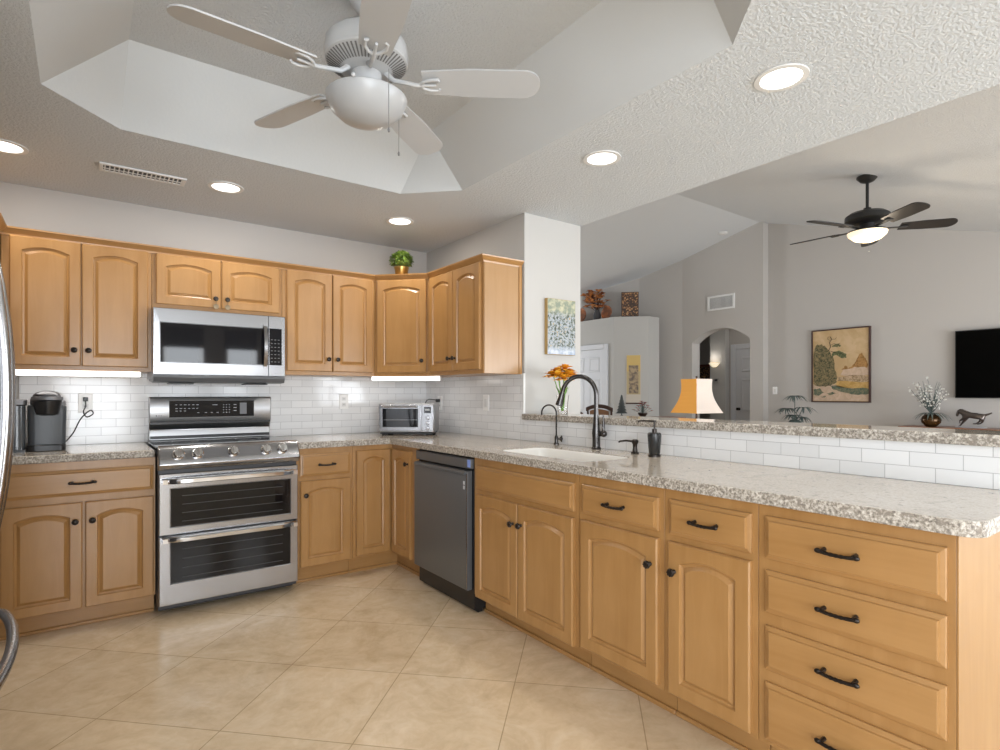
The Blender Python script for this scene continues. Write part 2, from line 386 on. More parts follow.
# ------------------------------------------------------------------ cabinet fronts
def outline(x0, x1, z0, z1, i, arch, n_=14):
    xa, xb, za, zt = x0+i, x1-i, z0+i, z1-i
    p = []
    for k in range(n_): p.append((xa+(xb-xa)*k/n_, za))
    zs = zt-arch
    for k in range(5): p.append((xb, za+(zs-za)*k/5))
    for k in range(n_):
        t = k/n_; xx = xb+(xa-xb)*t; u = abs(2*t-1)
        sh = .0
        p.append((xx, zs+arch*(1-u*u)))
    for k in range(5): p.append((xa, zs+(za-zs)*k/5))
    return p
def door_mesh(w_, h_, arch=.024):
    mb = MB(); st = min(.050, w_*.18)
    def lp(i, y, a, x0=0, x1=w_, z0=0, z1=h_): return [(px, y, pz) for px, pz in outline(x0, x1, z0, z1, i, a)]
    L = [lp(0, 0, 0), lp(0, -.015, 0), lp(.005, -.020, 0), lp(.009, -.020, 0)]
    i0 = st
    L += [lp(i0, -.020, arch), lp(i0+.004, -.012, arch), lp(i0+.010, -.0095, arch), lp(i0+.012, -.0085, arch), lp(i0+.026, -.0180, arch*.95), lp(i0+.029, -.0180, arch*.95)]
    mb.loops(L); return mb
def drawer_mesh(w_, h_):
    mb = MB()
    def lp(i, y): return [(i, y, i), (w_-i, y, i), (w_-i, y, h_-i), (i, y, h_-i)]
    mb.loops([lp(0, 0), lp(0, -.009), lp(.003, -.011), lp(.013, -.014), lp(.015, -.0195), lp(.018, -.0205)]); return mb
def knob_mesh():
    mb = MB(); M = Matrix.Rotation(R(90), 4, 'X')
    mb.lathe([(.008, 0), (.008, .003), (.005, .006), (.005, .014), (.014, .018), (.0155, .022), (.013, .027), (.006, .030), (0, .031)], seg=16, M=M)
    for k in range(8):
        a = 2*pi*k/8; mb.ball((.0115*cos(a), -.0265, .0115*sin(a)), .0035, 6)
    return mb
KN = knob_mesh().build('knob', BRONZE, smooth=True); KNM = KN.data; bpy.data.objects.remove(KN)
def pull_mesh():
    mb = MB(); n_ = 14; pts = []; rs = []
    for i in range(n_+1):
        t = i/n_; x = (t-.5)*.094; y = -.024-.002*(1-(2*t-1)**2); pts.append((x, y, -.003*(1-(2*t-1)**2))); rs.append(.0050+(.0014 if i % 2 else 0) if 3 < i < 11 else .0058)
    mb.tube(pts, rs, 8)
    for s_ in (-1, 1):
        mb.ball((s_*.050, -.024, .001), .0085, 10, (1.25, .7, .9))
        mb.tube([(s_*.042, 0, .003), (s_*.042, -.024, .002)], [.007, .005], 8)
    return mb
PM = pull_mesh().build('handle', BRONZE, smooth=True); PMM = PM.data; bpy.data.objects.remove(PM)
def inst(me, name, parent, loc, rz=0):
    o = bpy.data.objects.new(name, me); C.objects.link(o); o.parent = parent; o.location = loc; o.rotation_euler = (0, 0, rz); return o
def add_door(parent, x0, x1, z0, z1, knob=None, kz=None, arch=.024, y=0, loc=None, rz=0):
    """knob: 'l' or 'r' side"""
    w_, h_ = x1-x0, z1-z0
    base = loc if loc is not None else (x0, y, z0)
    d = door_mesh(w_, h_, arch).build('door', WV, parent, loc=base, rz=rz)
    for p in d.data.polygons: p.use_smooth = False
    if knob:
        kx = .030 if knob == 'l' else w_-.030
        inst(KNM, 'knob', d, (kx, -.0195, kz-z0))
    return d
def add_drawer(parent, x0, x1, z0, z1, handle=True, hx=None):
    d = drawer_mesh(x1-x0, z1-z0).build('drawer', WH, parent, loc=(x0, 0, z0))
    if handle: inst(PMM, 'handle', d, (hx if hx else (x1-x0)/2, -.0195, (z1-z0)/2))
    return d
def base_cab(label, loc, rz, w_, group=None, depth=.605, name='base_cabinet', hollow=False):
    t_ = thing(name, label, 'cabinet', loc, rz, group)
    if hollow:
        mb = MB().box(.0008, w_-.0008, 0, .02, .113, .8755)
        mb.box(.0008, .018, .02, depth, .113, .8755).box(w_-.018, w_-.0008, .02, depth, .113, .8755)
        mb.box(.018, w_-.018, depth-.015, depth, .113, .8755).box(.018, w_-.018, .02, depth-.015, .113, .13)
        mb.build('body', WV, t_)
    else: B(.0008, w_-.0008, 0, depth, .113, .8755).build('body', WV, t_, bevel=.0008)
    B(.001, w_-.001, .075, depth-.05, 0, .1125).build('toe_kick', WH, t_)
    B(.001, w_-.001, .062, .0745, 0, .018).build('shoe_moulding', WH, t_, bevel=.004)
    return t_
YF = -.61
# back run
c1 = base_cab('maple base cabinet between refrigerator and range, one wide drawer over two arched doors', (-2.70, YF, 0), 0, .66)
add_drawer(c1, .020, .650, .700, .832)
add_door(c1, .012, .334, .115, .664, 'r', .567); add_door(c1, .346, .650, .115, .664, 'l', .567)
c2 = base_cab('narrow maple base cabinet right of the range, drawer over single arched door', (-1.275, YF, 0), 0, .372)
add_drawer(c2, .022, .352, .695, .838); add_door(c2, .022, .352, .118, .668, 'l', .577)
# corner base
cc = thing('corner_cabinet', 'L-shaped maple corner base cabinet with folding door pair beside the dishwasher', 'cabinet', (0, 0, 0))
MB().prism([(-.902, YF), (YF, YF), (YF, -.995), (-.005, -.995), (-.005, -.005), (-.902, -.005)], .113, .8755).build('body', WV, cc, bevel=.0015)
MB().prism([(-.902, -.535), (-.535, -.535), (-.535, -.995), (-.05, -.995), (-.05, -.05), (-.902, -.05)], 0, .1125).build('toe_kick', WH, cc)
MB().prism([(-.902, -.547), (-.548, -.547), (-.548, -.995), (-.5355, -.995), (-.5355, -.5355), (-.902, -.5355)], 0, .018).build('shoe_moulding', WH, cc)
add_door(cc, -.880, -.634, .130, .842, None, None, .026, YF)
add_door(cc, 0, .278, .130, .842, 'r', .758, .024, loc=(YF, -.634, .130), rz=R(-90))
# peninsula
RZ = R(-90)
s1 = base_cab('maple sink base cabinet under the sink with blank drawer front and two doors', (YF, -1.652, 0), RZ, .824, hollow=True)
add_drawer(s1, .030, .800, .705, .830, False)
add_door(s1, .030, .404, .110, .676, 'r', .574); add_door(s1, .410, .800, .110, .676, 'l', .577)
s2 = base_cab('maple base cabinet right of the sink base, drawer over door with knob at upper right', (YF, -2.4765, 0), RZ, .4535)
add_drawer(s2, .026, .432, .707, .832); add_door(s2, .026, .432, .130, .680, 'r', .580)
s3 = base_cab('maple base cabinet beside the four-drawer stack, door with knob at upper left', (YF, -2.9305, 0), RZ, .3645)
add_drawer(s3, .026, .345, .707, .836); add_door(s3, .026, .345, .125, .682, 'l', .577)
s4 = base_cab('maple drawer base at the peninsula end with four stacked drawers', (YF, -3.2955, 0), RZ, .5130)
for za, zb in ((.703, .838), (.534, .667), (.353, .491), (.130, .313)): add_drawer(s4, .026, .495, za, zb, True, .225)
tag(B(-.6105, .16, -3.8125, -3.8088, 0, .8755).build('end_panel', WV, bevel=.0005), 'flat maple side panel closing the end of the peninsula', 'panel')
tag(B(.001, .16, -3.812, -3.801, .918, 1.053).build('half_wall_end_cap', WALLW), 'painted end cap of the half wall under the raised bar', 'trim')

# uppers
def upper_cab(label, loc, rz, w_, z0, z1, depth=.305, group=None):
    t_ = thing('wall_cabinet', label, 'cabinet', (loc[0], loc[1], 0), rz, group)
    B(.0008, w_-.0008, 0, depth, z0, z1).build('body', WV, t_, bevel=.0015)
    return t_
ZU0, ZU1 = 1.356, 2.083; YU = -.310
u1 = upper_cab('tall maple wall cabinet above the coffee maker with two arched doors', (-2.714, YU), 0, .681, ZU0, ZU1)
add_door(u1, .036, .340, 1.380, 2.068, 'r', 1.468); add_door(u1, .345, .661, 1.380, 2.068, 'l', 1.468)
u2 = upper_cab('short maple wall cabinet above the microwave with two low arched doors', (-2.0325, YU), 0, .752, 1.738, ZU1)
for x0, x1, k in ((.020, .371, 'r'), (.378, .732, 'l')):
    d = add_door(u2, x0, x1, 1.765, 2.068, k, 1.822, .024)
    q = MB(); kx = (.030 if k == 'l' else x1-x0-.030)
    q.tube([(kx, -.048, .056), (kx, -.049, .040), (kx, -.045, .026)], .0012, 5); q.lathe([(0, 0), (.016, .001), (.016, .003), (0, .004)], seg=14, M=Matrix.Translation((kx, -.043, .008)) @ Matrix.Rotation(R(90), 4, 'X'))
    q.build('hanging_charm', mat('antique_brass', (.25, .19, .12), .4, .8), d)
u3 = upper_cab('tall maple wall cabinet right of the microwave with two arched doors', (-1.28, YU), 0, .669, ZU0, ZU1)
add_door(u3, .028, .340, 1.382, 2.068, 'r', 1.468); add_door(u3, .346, .648, 1.382, 2.068, 'l', 1.468)
# diagonal corner upper
u4 = thing('corner_wall_cabinet', 'single-door maple wall cabinet set diagonally in the corner', 'cabinet', (0, 0, 0))
MB().prism([(-.610, -.310), (-.310, -.610), (-.005, -.610), (-.005, -.005), (-.610, -.005)], ZU0, ZU1).build('body', WV, u4, bevel=.0015)
DL = math.hypot(.3, .3); s45 = math.sqrt(.5)
add_door(u4, 0, DL-.044, 1.382, 2.068, 'r', 1.468, loc=(-.610+.022*s45, -.310-.022*s45, 1.382), rz=R(-45))
u5 = upper_cab('maple wall cabinet on the side wall with two doors and a pale exposed end', (-.310, -.6108), RZ, .697, ZU0, ZU1)
add_door(u5, .020, .345, 1.382, 2.068, 'r', 1.468); add_door(u5, .350, .672, 1.382, 2.068, 'l', 1.468)
B(.6965, .700, .004, .280, ZU0+.004, ZU1-.004).build('end_skin', wood('pale_end_grain', 2, (.36, .20, .08), (.42, .25, .115)), u5)
B(.6965, .706, .281, .305, ZU0, ZU1).build('scribe_strip', WV, u5)
# deep cabinet at the far left
u6 = thing('deep_wall_cabinet', 'deep maple cabinet beside the refrigerator, only its side and crown showing', 'cabinet', (0, 0, 0))
B(-3.30, -2.716, -.60, -.004, ZU0, ZU1).build('body', WV, u6, bevel=.0015)
add_door(u6, -3.27, -2.745, 1.382, 2.068, 'r', 1.45, y=-.60)
# crown moulding swept along the tops
def sweep(path, prof, z):
    pts = [Vector((x, y)) for x, y in path]; n_ = len(pts); mb = MB(); rings = []
    for i in range(n_):
        d0 = (pts[i]-pts[i-1]).normalized() if i else None; d1 = (pts[i+1]-pts[i]).normalized() if i < n_-1 else None
        nn = []
        for d in (d0, d1):
            if d is not None: nn.append(Vector((d.y, -d.x)))
        m_ = nn[0] if len(nn) == 1 else (nn[0]+nn[1]).normalized()
        k = 1/max(.3, m_.dot(nn[0]))
        rings.append([(pts[i].x+m_.x*k*o, pts[i].y+m_.y*k*o, z+h) for o, h in prof])
    return mb.loops(rings)
CP = [(-.018, -.018), (.004, -.018), (.006, -.008), (.012, -.002), (.024, .010), (.030, .016), (.032, .024), (-.018, .024)]
cr = sweep([(-2.717, -.60), (-2.717, -.312), (-.6103, -.312), (-.312, -.6103), (-.312, -1.309), (-.006, -1.309)], CP, 2.084)
tag(cr.build('crown_moulding', WH), 'stepped maple crown moulding running along the tops of all the wall cabinets', 'moulding')

# ------------------------------------------------------------------ worktops
def slab(name, outer_, hole, z0, z1, m, bevel):
    mb = MB(); bm_ = mb.bm
    def ring(poly):
        vv = [bm_.verts.new((x, y, z0)) for x, y in poly]; return [bm_.edges.new((vv[i], vv[(i+1) % len(vv)])) for i in range(len(vv))]
    e = ring(outer_)
    if hole: e += ring(hole)
    bmesh.ops.triangle_fill(bm_, edges=e, use_beauty=True)
    r_ = bmesh.ops.extrude_face_region(bm_, geom=bm_.faces[:])
    bmesh.ops.translate(bm_, vec=(0, 0, z1-z0), verts=[g for g in r_['geom'] if isinstance(g, bmesh.types.BMVert)])
    return mb.build(name, m, bevel=bevel, seg=3)
def arc(cx, cy, r_, a0, a1, n_=6): return [(cx+r_*cos(R(a0+(a1-a0)*i/n_)), cy+r_*sin(R(a0+(a1-a0)*i/n_))) for i in range(n_+1)]
def rrect(x0, x1, y0, y1, r_): return arc(x1-r_, y1-r_, r_, 0, 90)+arc(x0+r_, y1-r_, r_, 90, 180)+arc(x0+r_, y0+r_, r_, 180, 270)+arc(x1-r_, y0+r_, r_, 270, 360)
ZCT = .917
tag(slab('worktop', [(-2.72, -.648), (-2.046, -.648), (-2.046, -.009), (-2.72, -.009)], None, .877, ZCT, GRAN, .007), 'short speckled granite worktop under the coffee maker left of the range', 'countertop')
SX0, SX1, SY0, SY1 = -.540, -.215, -2.452, -1.765
outp = [(-1.272, -.009), (-1.272, -.648)]+[(-.655, -.648), (-.648, -.655)]+arc(-.648+.05, -3.868+.05, .05, 180, 270)+[(-.0, -3.868), (-.0, -3.80), (-.009, -3.80), (-.009, -.009)]
tag(slab('worktop', outp, rrect(SX0, SX1, SY0, SY1, .06), .877, ZCT, GRAN, .008), 'L-shaped speckled granite worktop around the corner and sink to the peninsula end', 'countertop')
bp = [(-.03, -1.337), (-.03, -3.90), (.26, -3.90), (.26, -1.337)]
tag(slab('bar_ledge', bp, None, 1.055, 1.093, GRAN, .010), 'raised granite bar ledge on top of the tiled half wall', 'countertop')

# sink
SINK = mat('white_composite', (.82, .80, .76), .2)
mb = MB(); lp = []
for ins_, z in ((.0006, .9135), (.005, .9145), (.011, .905), (.016, .72), (.05, .70)):
    lp.append([(x, y, z) for x, y in rrect(SX0+ins_, SX1-ins_, SY0+ins_, SY1-ins_, .06)])
mb.loops(lp, cap0=False)
mb2 = mb
sk = mb2.build('sink', SINK, smooth=True); tag(sk, 'white undermount sink basin set into the granite', 'sink')
MB().lathe([(.045, 0), (.045, .003), (.03, .0035), (.028, -.001), (0, -.001)], (-.37, -2.1, .701), 20).build('drain', STEEL, sk, smooth=True)

# ------------------------------------------------------------------ faucets
def faucet():
    t_ = thing('kitchen_faucet', 'tall dark gooseneck pull-down faucet behind the sink', 'faucet', (-.066, -2.053, ZCT))
    MB().lathe([(.026, 0), (.027, .008), (.022, .014), (.0215, .06), (.0235, .09), (.019, .13), (.0145, .19), (.0135, .215), (0, .216)], seg=20).build('base', GUNM, t_, smooth=True)
    pts = [(0, 0, .20), (0, 0, .255)]; n_ = 16; D = Vector((-.55, .83, 0)).normalized(); rr = .096
    for i in range(n_+1):
        a = pi*i/n_*.93; pts.append(tuple(D*(rr-rr*cos(a))+Vector((0, 0,   .255+.045+rr*sin(a)*1.10))))
    MB().tube(pts, .0125, 12).build('gooseneck', GUNM, t_, smooth=True)
    e_ = Vector(pts[-1]); d = (e_-Vector(pts[-2])).normalized()
    h_ = MB(); h_.tube([e_, e_+d*.012, e_+d*.014, e_+d*.045, e_+d*.082, e_+d*.086], [.0125, .013, .0155, .0165, .0215, .018], 14); h_.build('spray_head', GUNM, t_, smooth=True)
    h2 = MB(); h2.tube([(0, 0, .085), (.010, -.030, .087), (.014, -.044, .088)], [.014, .015, .016], 12); h2.tube([(.012, -.040, .090), (.013, -.043, .14), (.013, -.043, .19)], [.009, .0065, .005], 10)
    h2.ball((.012, -.045, .088), .019, 12); h2.build('lever', GUNM, t_, smooth=True)
    return t_
faucet()
t_ = thing('filter_faucet', 'slim dark filtered-water tap left of the tall faucet', 'faucet', (-.045, -1.70, ZCT))
MB().lathe([(.017, 0), (.017, .006), (.011, .012), (.011, .045), (.006, .055), (0, .056)], seg=14).build('base', GUNM, t_, smooth=True)
D = Vector((-.70, .71, 0)); pts = [(0, 0, .05), (0, 0, .19)]
for i in range(13):
    a = pi*i/12; pts.append(tuple(D*(.045-.045*cos(a))+Vector((0, 0, .19+.05*sin(a)))))
pts.append(tuple(Vector(pts[-1])+Vector((0, 0, -.012)))); MB().tube(pts, .0048, 8).build('spout', GUNM, t_, smooth=True)
mb = MB(); mb.tube([(0, 0, .034), (.010, -.030, .036)], .006, 8)
for k in range(5):
    a = 2*pi*k/5; mb.tube([(.012, -.034, .036), (.012+.004, -.034+.006+.0*k, .036) if False else (.012+.018*cos(a)*.5, -.034-.018*cos(a)*.1+.004, .036+.020*sin(a))], [.005, .0045], 6)
mb.ball((.012, -.034, .036), .008, 8); mb.build('cross_handle', GUNM, t_, smooth=True)
t_ = thing('deck_soap_dispenser', 'short dark built-in soap pump with long thin spout beside the faucet', 'soap dispenser', (-.075, -2.335, ZCT))
MB().lathe([(.020, 0), (.021, .006), (.014, .011), (.011, .03), (.012, .048), (.017, .056), (.018, .066), (.012, .073), (0, .075)], seg=16).build('body', BRONZE, t_, smooth=True)
MB().tube([(0, 0, .062), (-.03, .035, .066), (-.050, .058, .062), (-.055, .062, .056)], [.006, .005, .0045, .004], 8).build('spout', BRONZE, t_, smooth=True)
t_ = thing('soap_bottle', 'dark tapered pump bottle standing right of the short soap dispenser', 'soap dispenser', (-.115, -2.49, ZCT))
MB().lathe([(.027, 0), (.029, .004), (.024, .012), (.027, .02), (.033, .10), (.033, .112), (.028, .118), (0, .119)], seg=20).build('bottle', mat('black_glaze', (.02, .021, .022), .18), t_, smooth=True)
MB().lathe([(.030, 0), (.030, .010), (.026, .013), (0, .013)], seg=20).build('foot_ring', BRONZE, t_, smooth=True)
mb = MB().lathe([(.012, .118), (.012, .135), (.0045, .138), (.0045, .168), (.008, .17), (.008, .178), (0, .179)], seg=12)
mb.tube([(0, 0, .173), (-.025, .045, .175), (-.036, .066, .173), (-.038, .069, .167)], [.005, .004, .0035, .003], 8); mb.build('pump', BRONZE, t_, smooth=True)

# ------------------------------------------------------------------ range
rx0, rx1 = -2.035, -1.284; rw = rx1-rx0
rg = thing('range', 'stainless double-oven electric range with glass cooktop and five front knobs', 'range', (rx0, 0, 0))
mb = B(.002, rw-.002, -.655, -.012, .035, .900); mb.build('body', CHAR, rg, bevel=.003)
mb = B(-.004, rw+.006, -.64, -.075, .9185, .927); mb.build('cooktop', GLASSB, rg, bevel=.003)
for cx_, cy_, r_ in ((.19, -.47, .10), (.56, -.47, .11), (.19, -.22, .075), (.56, -.22, .08)):
    MB().loops([[(cx_+q_*cos(2*pi*i/36), cy_+q_*sin(2*pi*i/36), .9274) for i in range(36)] for q_ in (r_-.003, r_)], False, False).build('burner_ring', GREYP, rg)
# control fascia, profile in (y,z), extruded along x
mb = MB().extr([(-.64, .800), (-.705, .808), (-.722, .835), (-.715, .862), (-.690, .918), (-.664, .938), (-.640, .938)], 'x', 0, rw)
mb.build('control_fascia', STEELB, rg, bevel=.006, seg=3)
mb = B(.18, rw-.20, -.0008, .0012, -.030, .030)
pl = mb.build('control_plate', mat('grey_satin_plate', (.22, .22, .23), .3, .7), rg, loc=(0, -.7037, .890)); pl.rotation_euler = (R(-24), 0, 0)
for kx in (.095, .190, .375, .555, .650):
    M = Matrix.Translation((kx, -.704, .889)) @ Matrix.Rotation(R(66), 4, 'X')
    k_ = MB().lathe([(.031, 0), (.031, .006), (.025, .010), (.024, .028), (.021, .034), (0, .035)], seg=24, M=M)
    ko = k_.build('knob', CHROME, rg, smooth=True)
    MB().box(-.005, .005, -.024, .024, .034, .040, M=M).build('grip', CHROME, ko, bevel=.0015)
def oven_door(name, z0, z1, wz0, wz1, hz):
    mb = MB(); x0, x1 = .004, rw-.004; X = [(x0, z0), (x1, z0), (x1, z1), (x0, z1)]
    a, b_ = .055, rw-.045
    # frame with window recess
    def lp(q, y): return [(x, y, z) for x, z in q]
    W = [(a, wz0), (b_, wz0), (b_, wz1), (a, wz1)]
    W2 = [(a+.004, wz0+.004), (b_-.004, wz0+.004), (b_-.004, wz1-.004), (a+.004, wz1-.004)]
    mb.loops([lp(X, -.656), lp(X, -.688), lp([(x0+.004, z0+.004), (x1-.004, z0+.004), (x1-.004, z1-.004), (x0+.004, z1-.004)], -.692), lp(W, -.692), lp(W2, -.689)])
    d = mb.build(name, STEELB, rg)
    MB().box(a+.005, b_-.005, -.6905, -.6888, wz0+.005, wz1-.005).build('window', OVG, d)
    h_ = MB(); N = 14; prof = []
    for i in range(N+1):
        t = i/N; x = .018+(rw-.036)*t; s_ = 1-(2*t-1)**8; bow = .012*(1-(2*t-1)**2)
        y = -.700-.040*s_-bow*.6; zc_ = hz+.004*(1-(2*t-1)**2)
        prof.append([(x, y+.006, zc_-.016), (x, y-.004, zc_-.012), (x, y-.006, zc_+.008), (x, y, zc_+.016), (x, y+.012, zc_+.016), (x, y+.012, zc_-.014)])
    h_.loops(prof)
    for xx in (.03, rw-.03): h_.box(xx-.012, xx+.012, -.735, -.690, hz-.012, hz+.012)
    h_.build('handle', CHROME, d, smooth=True)
    for q_ in range(4): MB().box(a+.06, b_-.05, -.6910, -.6906, wz0+.03+q_*(wz1-wz0-.06)/3.4, wz0+.0325+q_*(wz1-wz0-.06)/3.4).build('rack_line', mat('rack_grey', (.07, .07, .07), .5), d)
    return d
OVG = mat('oven_window_glass', (.006, .006, .007), .03, 0, Specular_IOR_Level=.35)
vv = coords(OVG, (1, 1, 1))
oven_door('upper_oven_door', .447, .785, .486, .706, .745)
oven_door('lower_oven_door', .062, .440, .175, .412, .425)
B(.01, rw-.01, -.60, -.57, .012, .058).build('kick_panel', BLACK, rg)
for xx in (.05, rw-.05): MB().lathe([(.018, 0), (.018, .012), (.01, .014), (.01, .036), (0, .036)], (xx, -.55, 0), 12).build('foot', BLACK, rg)
# backguard
mb = MB().extr([(-.012, .9275), (-.070, .9275), (-.066, .975), (-.062, .995), (-.092, 1.045), (-.092, 1.195), (-.085, 1.205), (-.012, 1.205)], 'x', .006, rw-.012)
bgd = mb.build('backguard', STEEL, rg, bevel=.004)
B(.012, rw-.018, -.094, -.060, 1.030, 1.043).build('vent_slot', BLACK, bgd)
B(.012, rw-.018, -.072, -.060, .935, .955).build('lower_slot', BLACK, bgd)
B(.115, rw-.125, -.0955, -.091, 1.073, 1.180).build('display_panel', GLASSB, bgd, bevel=.001)
mb = MB()
def glyph(x, z, w_=.014, h_=.004): mb.box(x, x+w_, -.0963, -.0956, z, z+h_)
for r_, zz in enumerate((1.152, 1.128, 1.112)):
    for k in range(6 if r_ < 2 else 3): glyph(.150+k*.024, zz, .010+.004*((k*7+r_) % 3)/2, .0035)
for k in range(4): glyph(.285+k*.035 if k else .275, 1.100+.0*k, .012, .003)
glyph(.365, 1.150, .03, .004)
for r_ in range(4):
    for k in range(3): glyph(.430+k*.018, 1.150-.017*r_, .006, .004)
for r_ in range(3): glyph(.495, 1.150-.020*r_, .018, .004)
mb.build('button_legends', GREYP, bgd)
mb = B(.535, .578, -.0964, -.0956, 1.088, 1.165); mb.build('lit_keypad', mat('keypad_grey', (.20, .20, .21), .5), bgd)
mb = MB(); mb.lathe([(0, 0), (.004, 0), (.004, .0008), (0, .0008)], seg=12, M=Matrix.Translation((.045, -.0921, 1.085)) @ Matrix.Rotation(R(90), 4, 'X'))
for k in range(2): mb.box(.056+k*.012, .062+k*.012, -.0928, -.0918, 1.083, 1.087)
mb.build('badge', CHAR, bgd)

# ------------------------------------------------------------------ microwave
mx0, mx1 = -2.036, -1.284; mw_ = mx1-mx0
mw = thing('microwave', 'stainless over-the-range microwave hung under the short wall cabinet', 'microwave', (mx0, 0, 0))
B(.0, mw_, -.375, -.010, 1.318, 1.7355).build('body', STEEL, mw, bevel=.003)
mb = MB(); a0, a1, z0, z1 = .0, mw_-.108, 1.338, 1.733
def lp4(x0, x1, za, zb, y): return [(x0, y, za), (x1, y, za), (x1, y, zb), (x0, y, zb)]
mb.loops([lp4(a0, a1, z0, z1, -.376), lp4(a0, a1, z0, z1, -.402), lp4(a0+.004, a1-.001, z0+.004, z1-.004, -.406), lp4(a0+.035, a1-.002, 1.410, 1.650, -.407), lp4(a0+.038, a1-.004, 1.413, 1.647, -.404)])
md_ = mb.build('door', STEELB, mw)
B(.039, a1-.005, -.4062, -.4038, 1.414, 1.646).build('window', GLASSB, md_)
hd = MB(); N = 12; prof = []
for i in range(N+1):
    t = i/N; z = 1.395+.275*t; s_ = 1-(2*t-1)**2; y = -.412-.034*s_; x = a1-.020-.003*s_
    prof.append([(x-.013, y+.006, z), (x-.010, y-.003, z), (x+.010, y-.003, z), (x+.013, y+.006, z), (x, y+.010, z)])
hd.loops(prof); hd.box(a1-.032, a1-.010, -.418, -.404, 1.392, 1.410); hd.box(a1-.032, a1-.010, -.418, -.404, 1.655, 1.673)
hd.build('handle', STEELB, md_, smooth=True)
mb = MB(); mb.loops([lp4(a1+.001, mw_, z0, z1, -.376), lp4(a1+.001, mw_, z0, z1, -.402), lp4(a1+.003, mw_-.004, z0+.004, z1-.004, -.406)])
cp = mb.build('control_panel', STEELB, mw)
B(a1+.006, mw_-.024, -.4075, -.4055, 1.412, 1.652).build('keypad', GLASSB, cp)
mb = MB()
for r_ in range(7):
    for k in range(3): mb.box(a1+.016+k*.022, a1+.026+k*.022, -.4082, -.4074, 1.432+.024*r_, 1.436+.024*r_)
mb.build('key_legends', mat('dim_print', (.2, .2, .2), .5), cp)
mb = MB().extr([(-.375, 1.336), (-.405, 1.336), (-.410, 1.325), (-.395, 1.297), (-.30, 1.292), (-.12, 1.305), (-.12, 1.336)], 'x', .004, mw_-.004); mb.build('vent_hood', DSTEEL, mw, bevel=.002)
for xx in (.09, .52): B(xx, xx+.13, -.36, -.22, 1.284, 1.2915).build('grease_filter', BLACK, mw)

# ------------------------------------------------------------------ dishwasher
dw = thing('dishwasher', 'dark stainless dishwasher with pocket handle between corner and sink cabinets', 'dishwasher', (-.61, -1.0, 0), RZ)
dwW = .648
B(.004, dwW-.004, .004, .58, .02, .872).build('tub', BLACK, dw)
mb = MB().extr([(-.004, .795), (-.030, .792), (-.034, .785), (-.034, .135), (-.030, .128), (.002, .128), (.002, .795)], 'x', .004, dwW-.022)
dd = mb.build('door', DSTEEL, dw, bevel=.002)
mb = MB(); mb.box(.004, dwW-.004, -.022, .003, .806, .862); mb.build('control_strip', DSTEEL, dw, bevel=.004)
mb = MB().extr([(-.034, .772), (-.046, .776), (-.044, .784), (-.034, .793)], 'x', .02, dwW-.04); mb.build('handle_lip', DSTEEL, dd)
B(dwW-.028, dwW-.021, -.0352, -.0335, .14, .78).build('edge_trim', STEELB, dd)
mb = MB()
for k in range(2): mb.box(dwW-.060, dwW-.044, -.0350, -.0342, .690+.026*k, .710+.026*k)
mb.build('sticker', mat('silver_print', (.6, .62, .65), .4), dd)
B(.006, dwW-.006, .03, .06, .0, .110).build('toe_kick', BLACK, dw)
B(dwW-.034, dwW-.006, -.024, -.0222, .815, .858).build('label', mat('blue_film', (.22, .33, .75), .3), dw)

# ------------------------------------------------------------------ refrigerator
rf = thing('refrigerator', 'stainless french-door refrigerator at the left edge with curved bar handles', 'refrigerator', (-2.625, -2.94, 0), 0)
B(-.72, 0, 0, .92, .02, 1.76).build('body', CHAR, rf, bevel=.004)
for ya, yb3 in ((.0, .457), (.463, .92)): 
    d = MB().box(.004, .045, ya, yb3, .72, 1.775).build('door', STEEL, rf, bevel=.008, seg=3)
    hy = .457-.04 if ya == 0 else .463+.04
    pts = []
    for i in range(17):
        t = i/16; s_ = sin(pi*t); pts.append((.052+.066*min(1, s_*1.0)**.55, hy, .80+.84*t))
    MB().tube(pts, .013, 10).build('handle', STEELB, d, smooth=True)
d = MB().box(.004, .045, 0, .92, .06, .71).build('freezer_drawer', STEEL, rf, bevel=.008, seg=3)
pts = []
for i in range(17):
    t = i/16; s_ = sin(pi*t); pts.append((.052+.072*max(s_, 0)**.5, .08+.76*t, .60))
MB().tube(pts, .013, 10).build('handle', STEELB, d, smooth=True)
for xx in (-.65, -.06):
    for yy in (.08, .84): MB().lathe([(.02, 0), (.02, .02)], (xx, yy, 0), 10).build('foot', BLACK, rf)

# ------------------------------------------------------------------ coffee maker
cm = thing('coffee_maker', 'black and silver pod coffee maker on the worktop beside the refrigerator', 'coffee maker', (-2.560, -.28, ZCT), R(4))
SILV = mat('silver_plastic', (.22, .22, .23), .45, .7); DGR = mat('slate_body', (.055, .062, .070), .3)
MB().extr(rrect(-.052, .115, -.13, .13, .035), 'z', 0, .035).build('base', BLACK, cm, bevel=.004)
mb = MB(); lp = []
for z, a in ((.0352, 0), (.20, .004), (.238, .004), (.246, -.004)):
    lp.append([(x, y, z) for x, y in rrect(-.045-a*.5, .115+a, -.10, .13, .03)])
mb.loops(lp); mb.build('housing', DGR, cm, smooth=True)
mb = MB(); mb.loops([[(x, y, z) for x, y in rrect(-.035, .118+a, -.095-a, .13, .03)] for z, a in ((.2465, 0), (.266, -.002), (.280, -.016))]); mb.build('shoulder', SILV, cm, smooth=True)
MB().lathe([(.030, .192), (.048, .198), (.062, .255), (.064, .270), (0, .270)], (.035, -.115, 0), 24).build('brew_head', BLACK, cm, smooth=True)
mb = MB(); mb.lathe([(.066, .272), (.070, .276), (.068, .292), (0, .296)], (.035, -.105, 0), 26); mb.build('head_ring', SILV, cm, smooth=True)
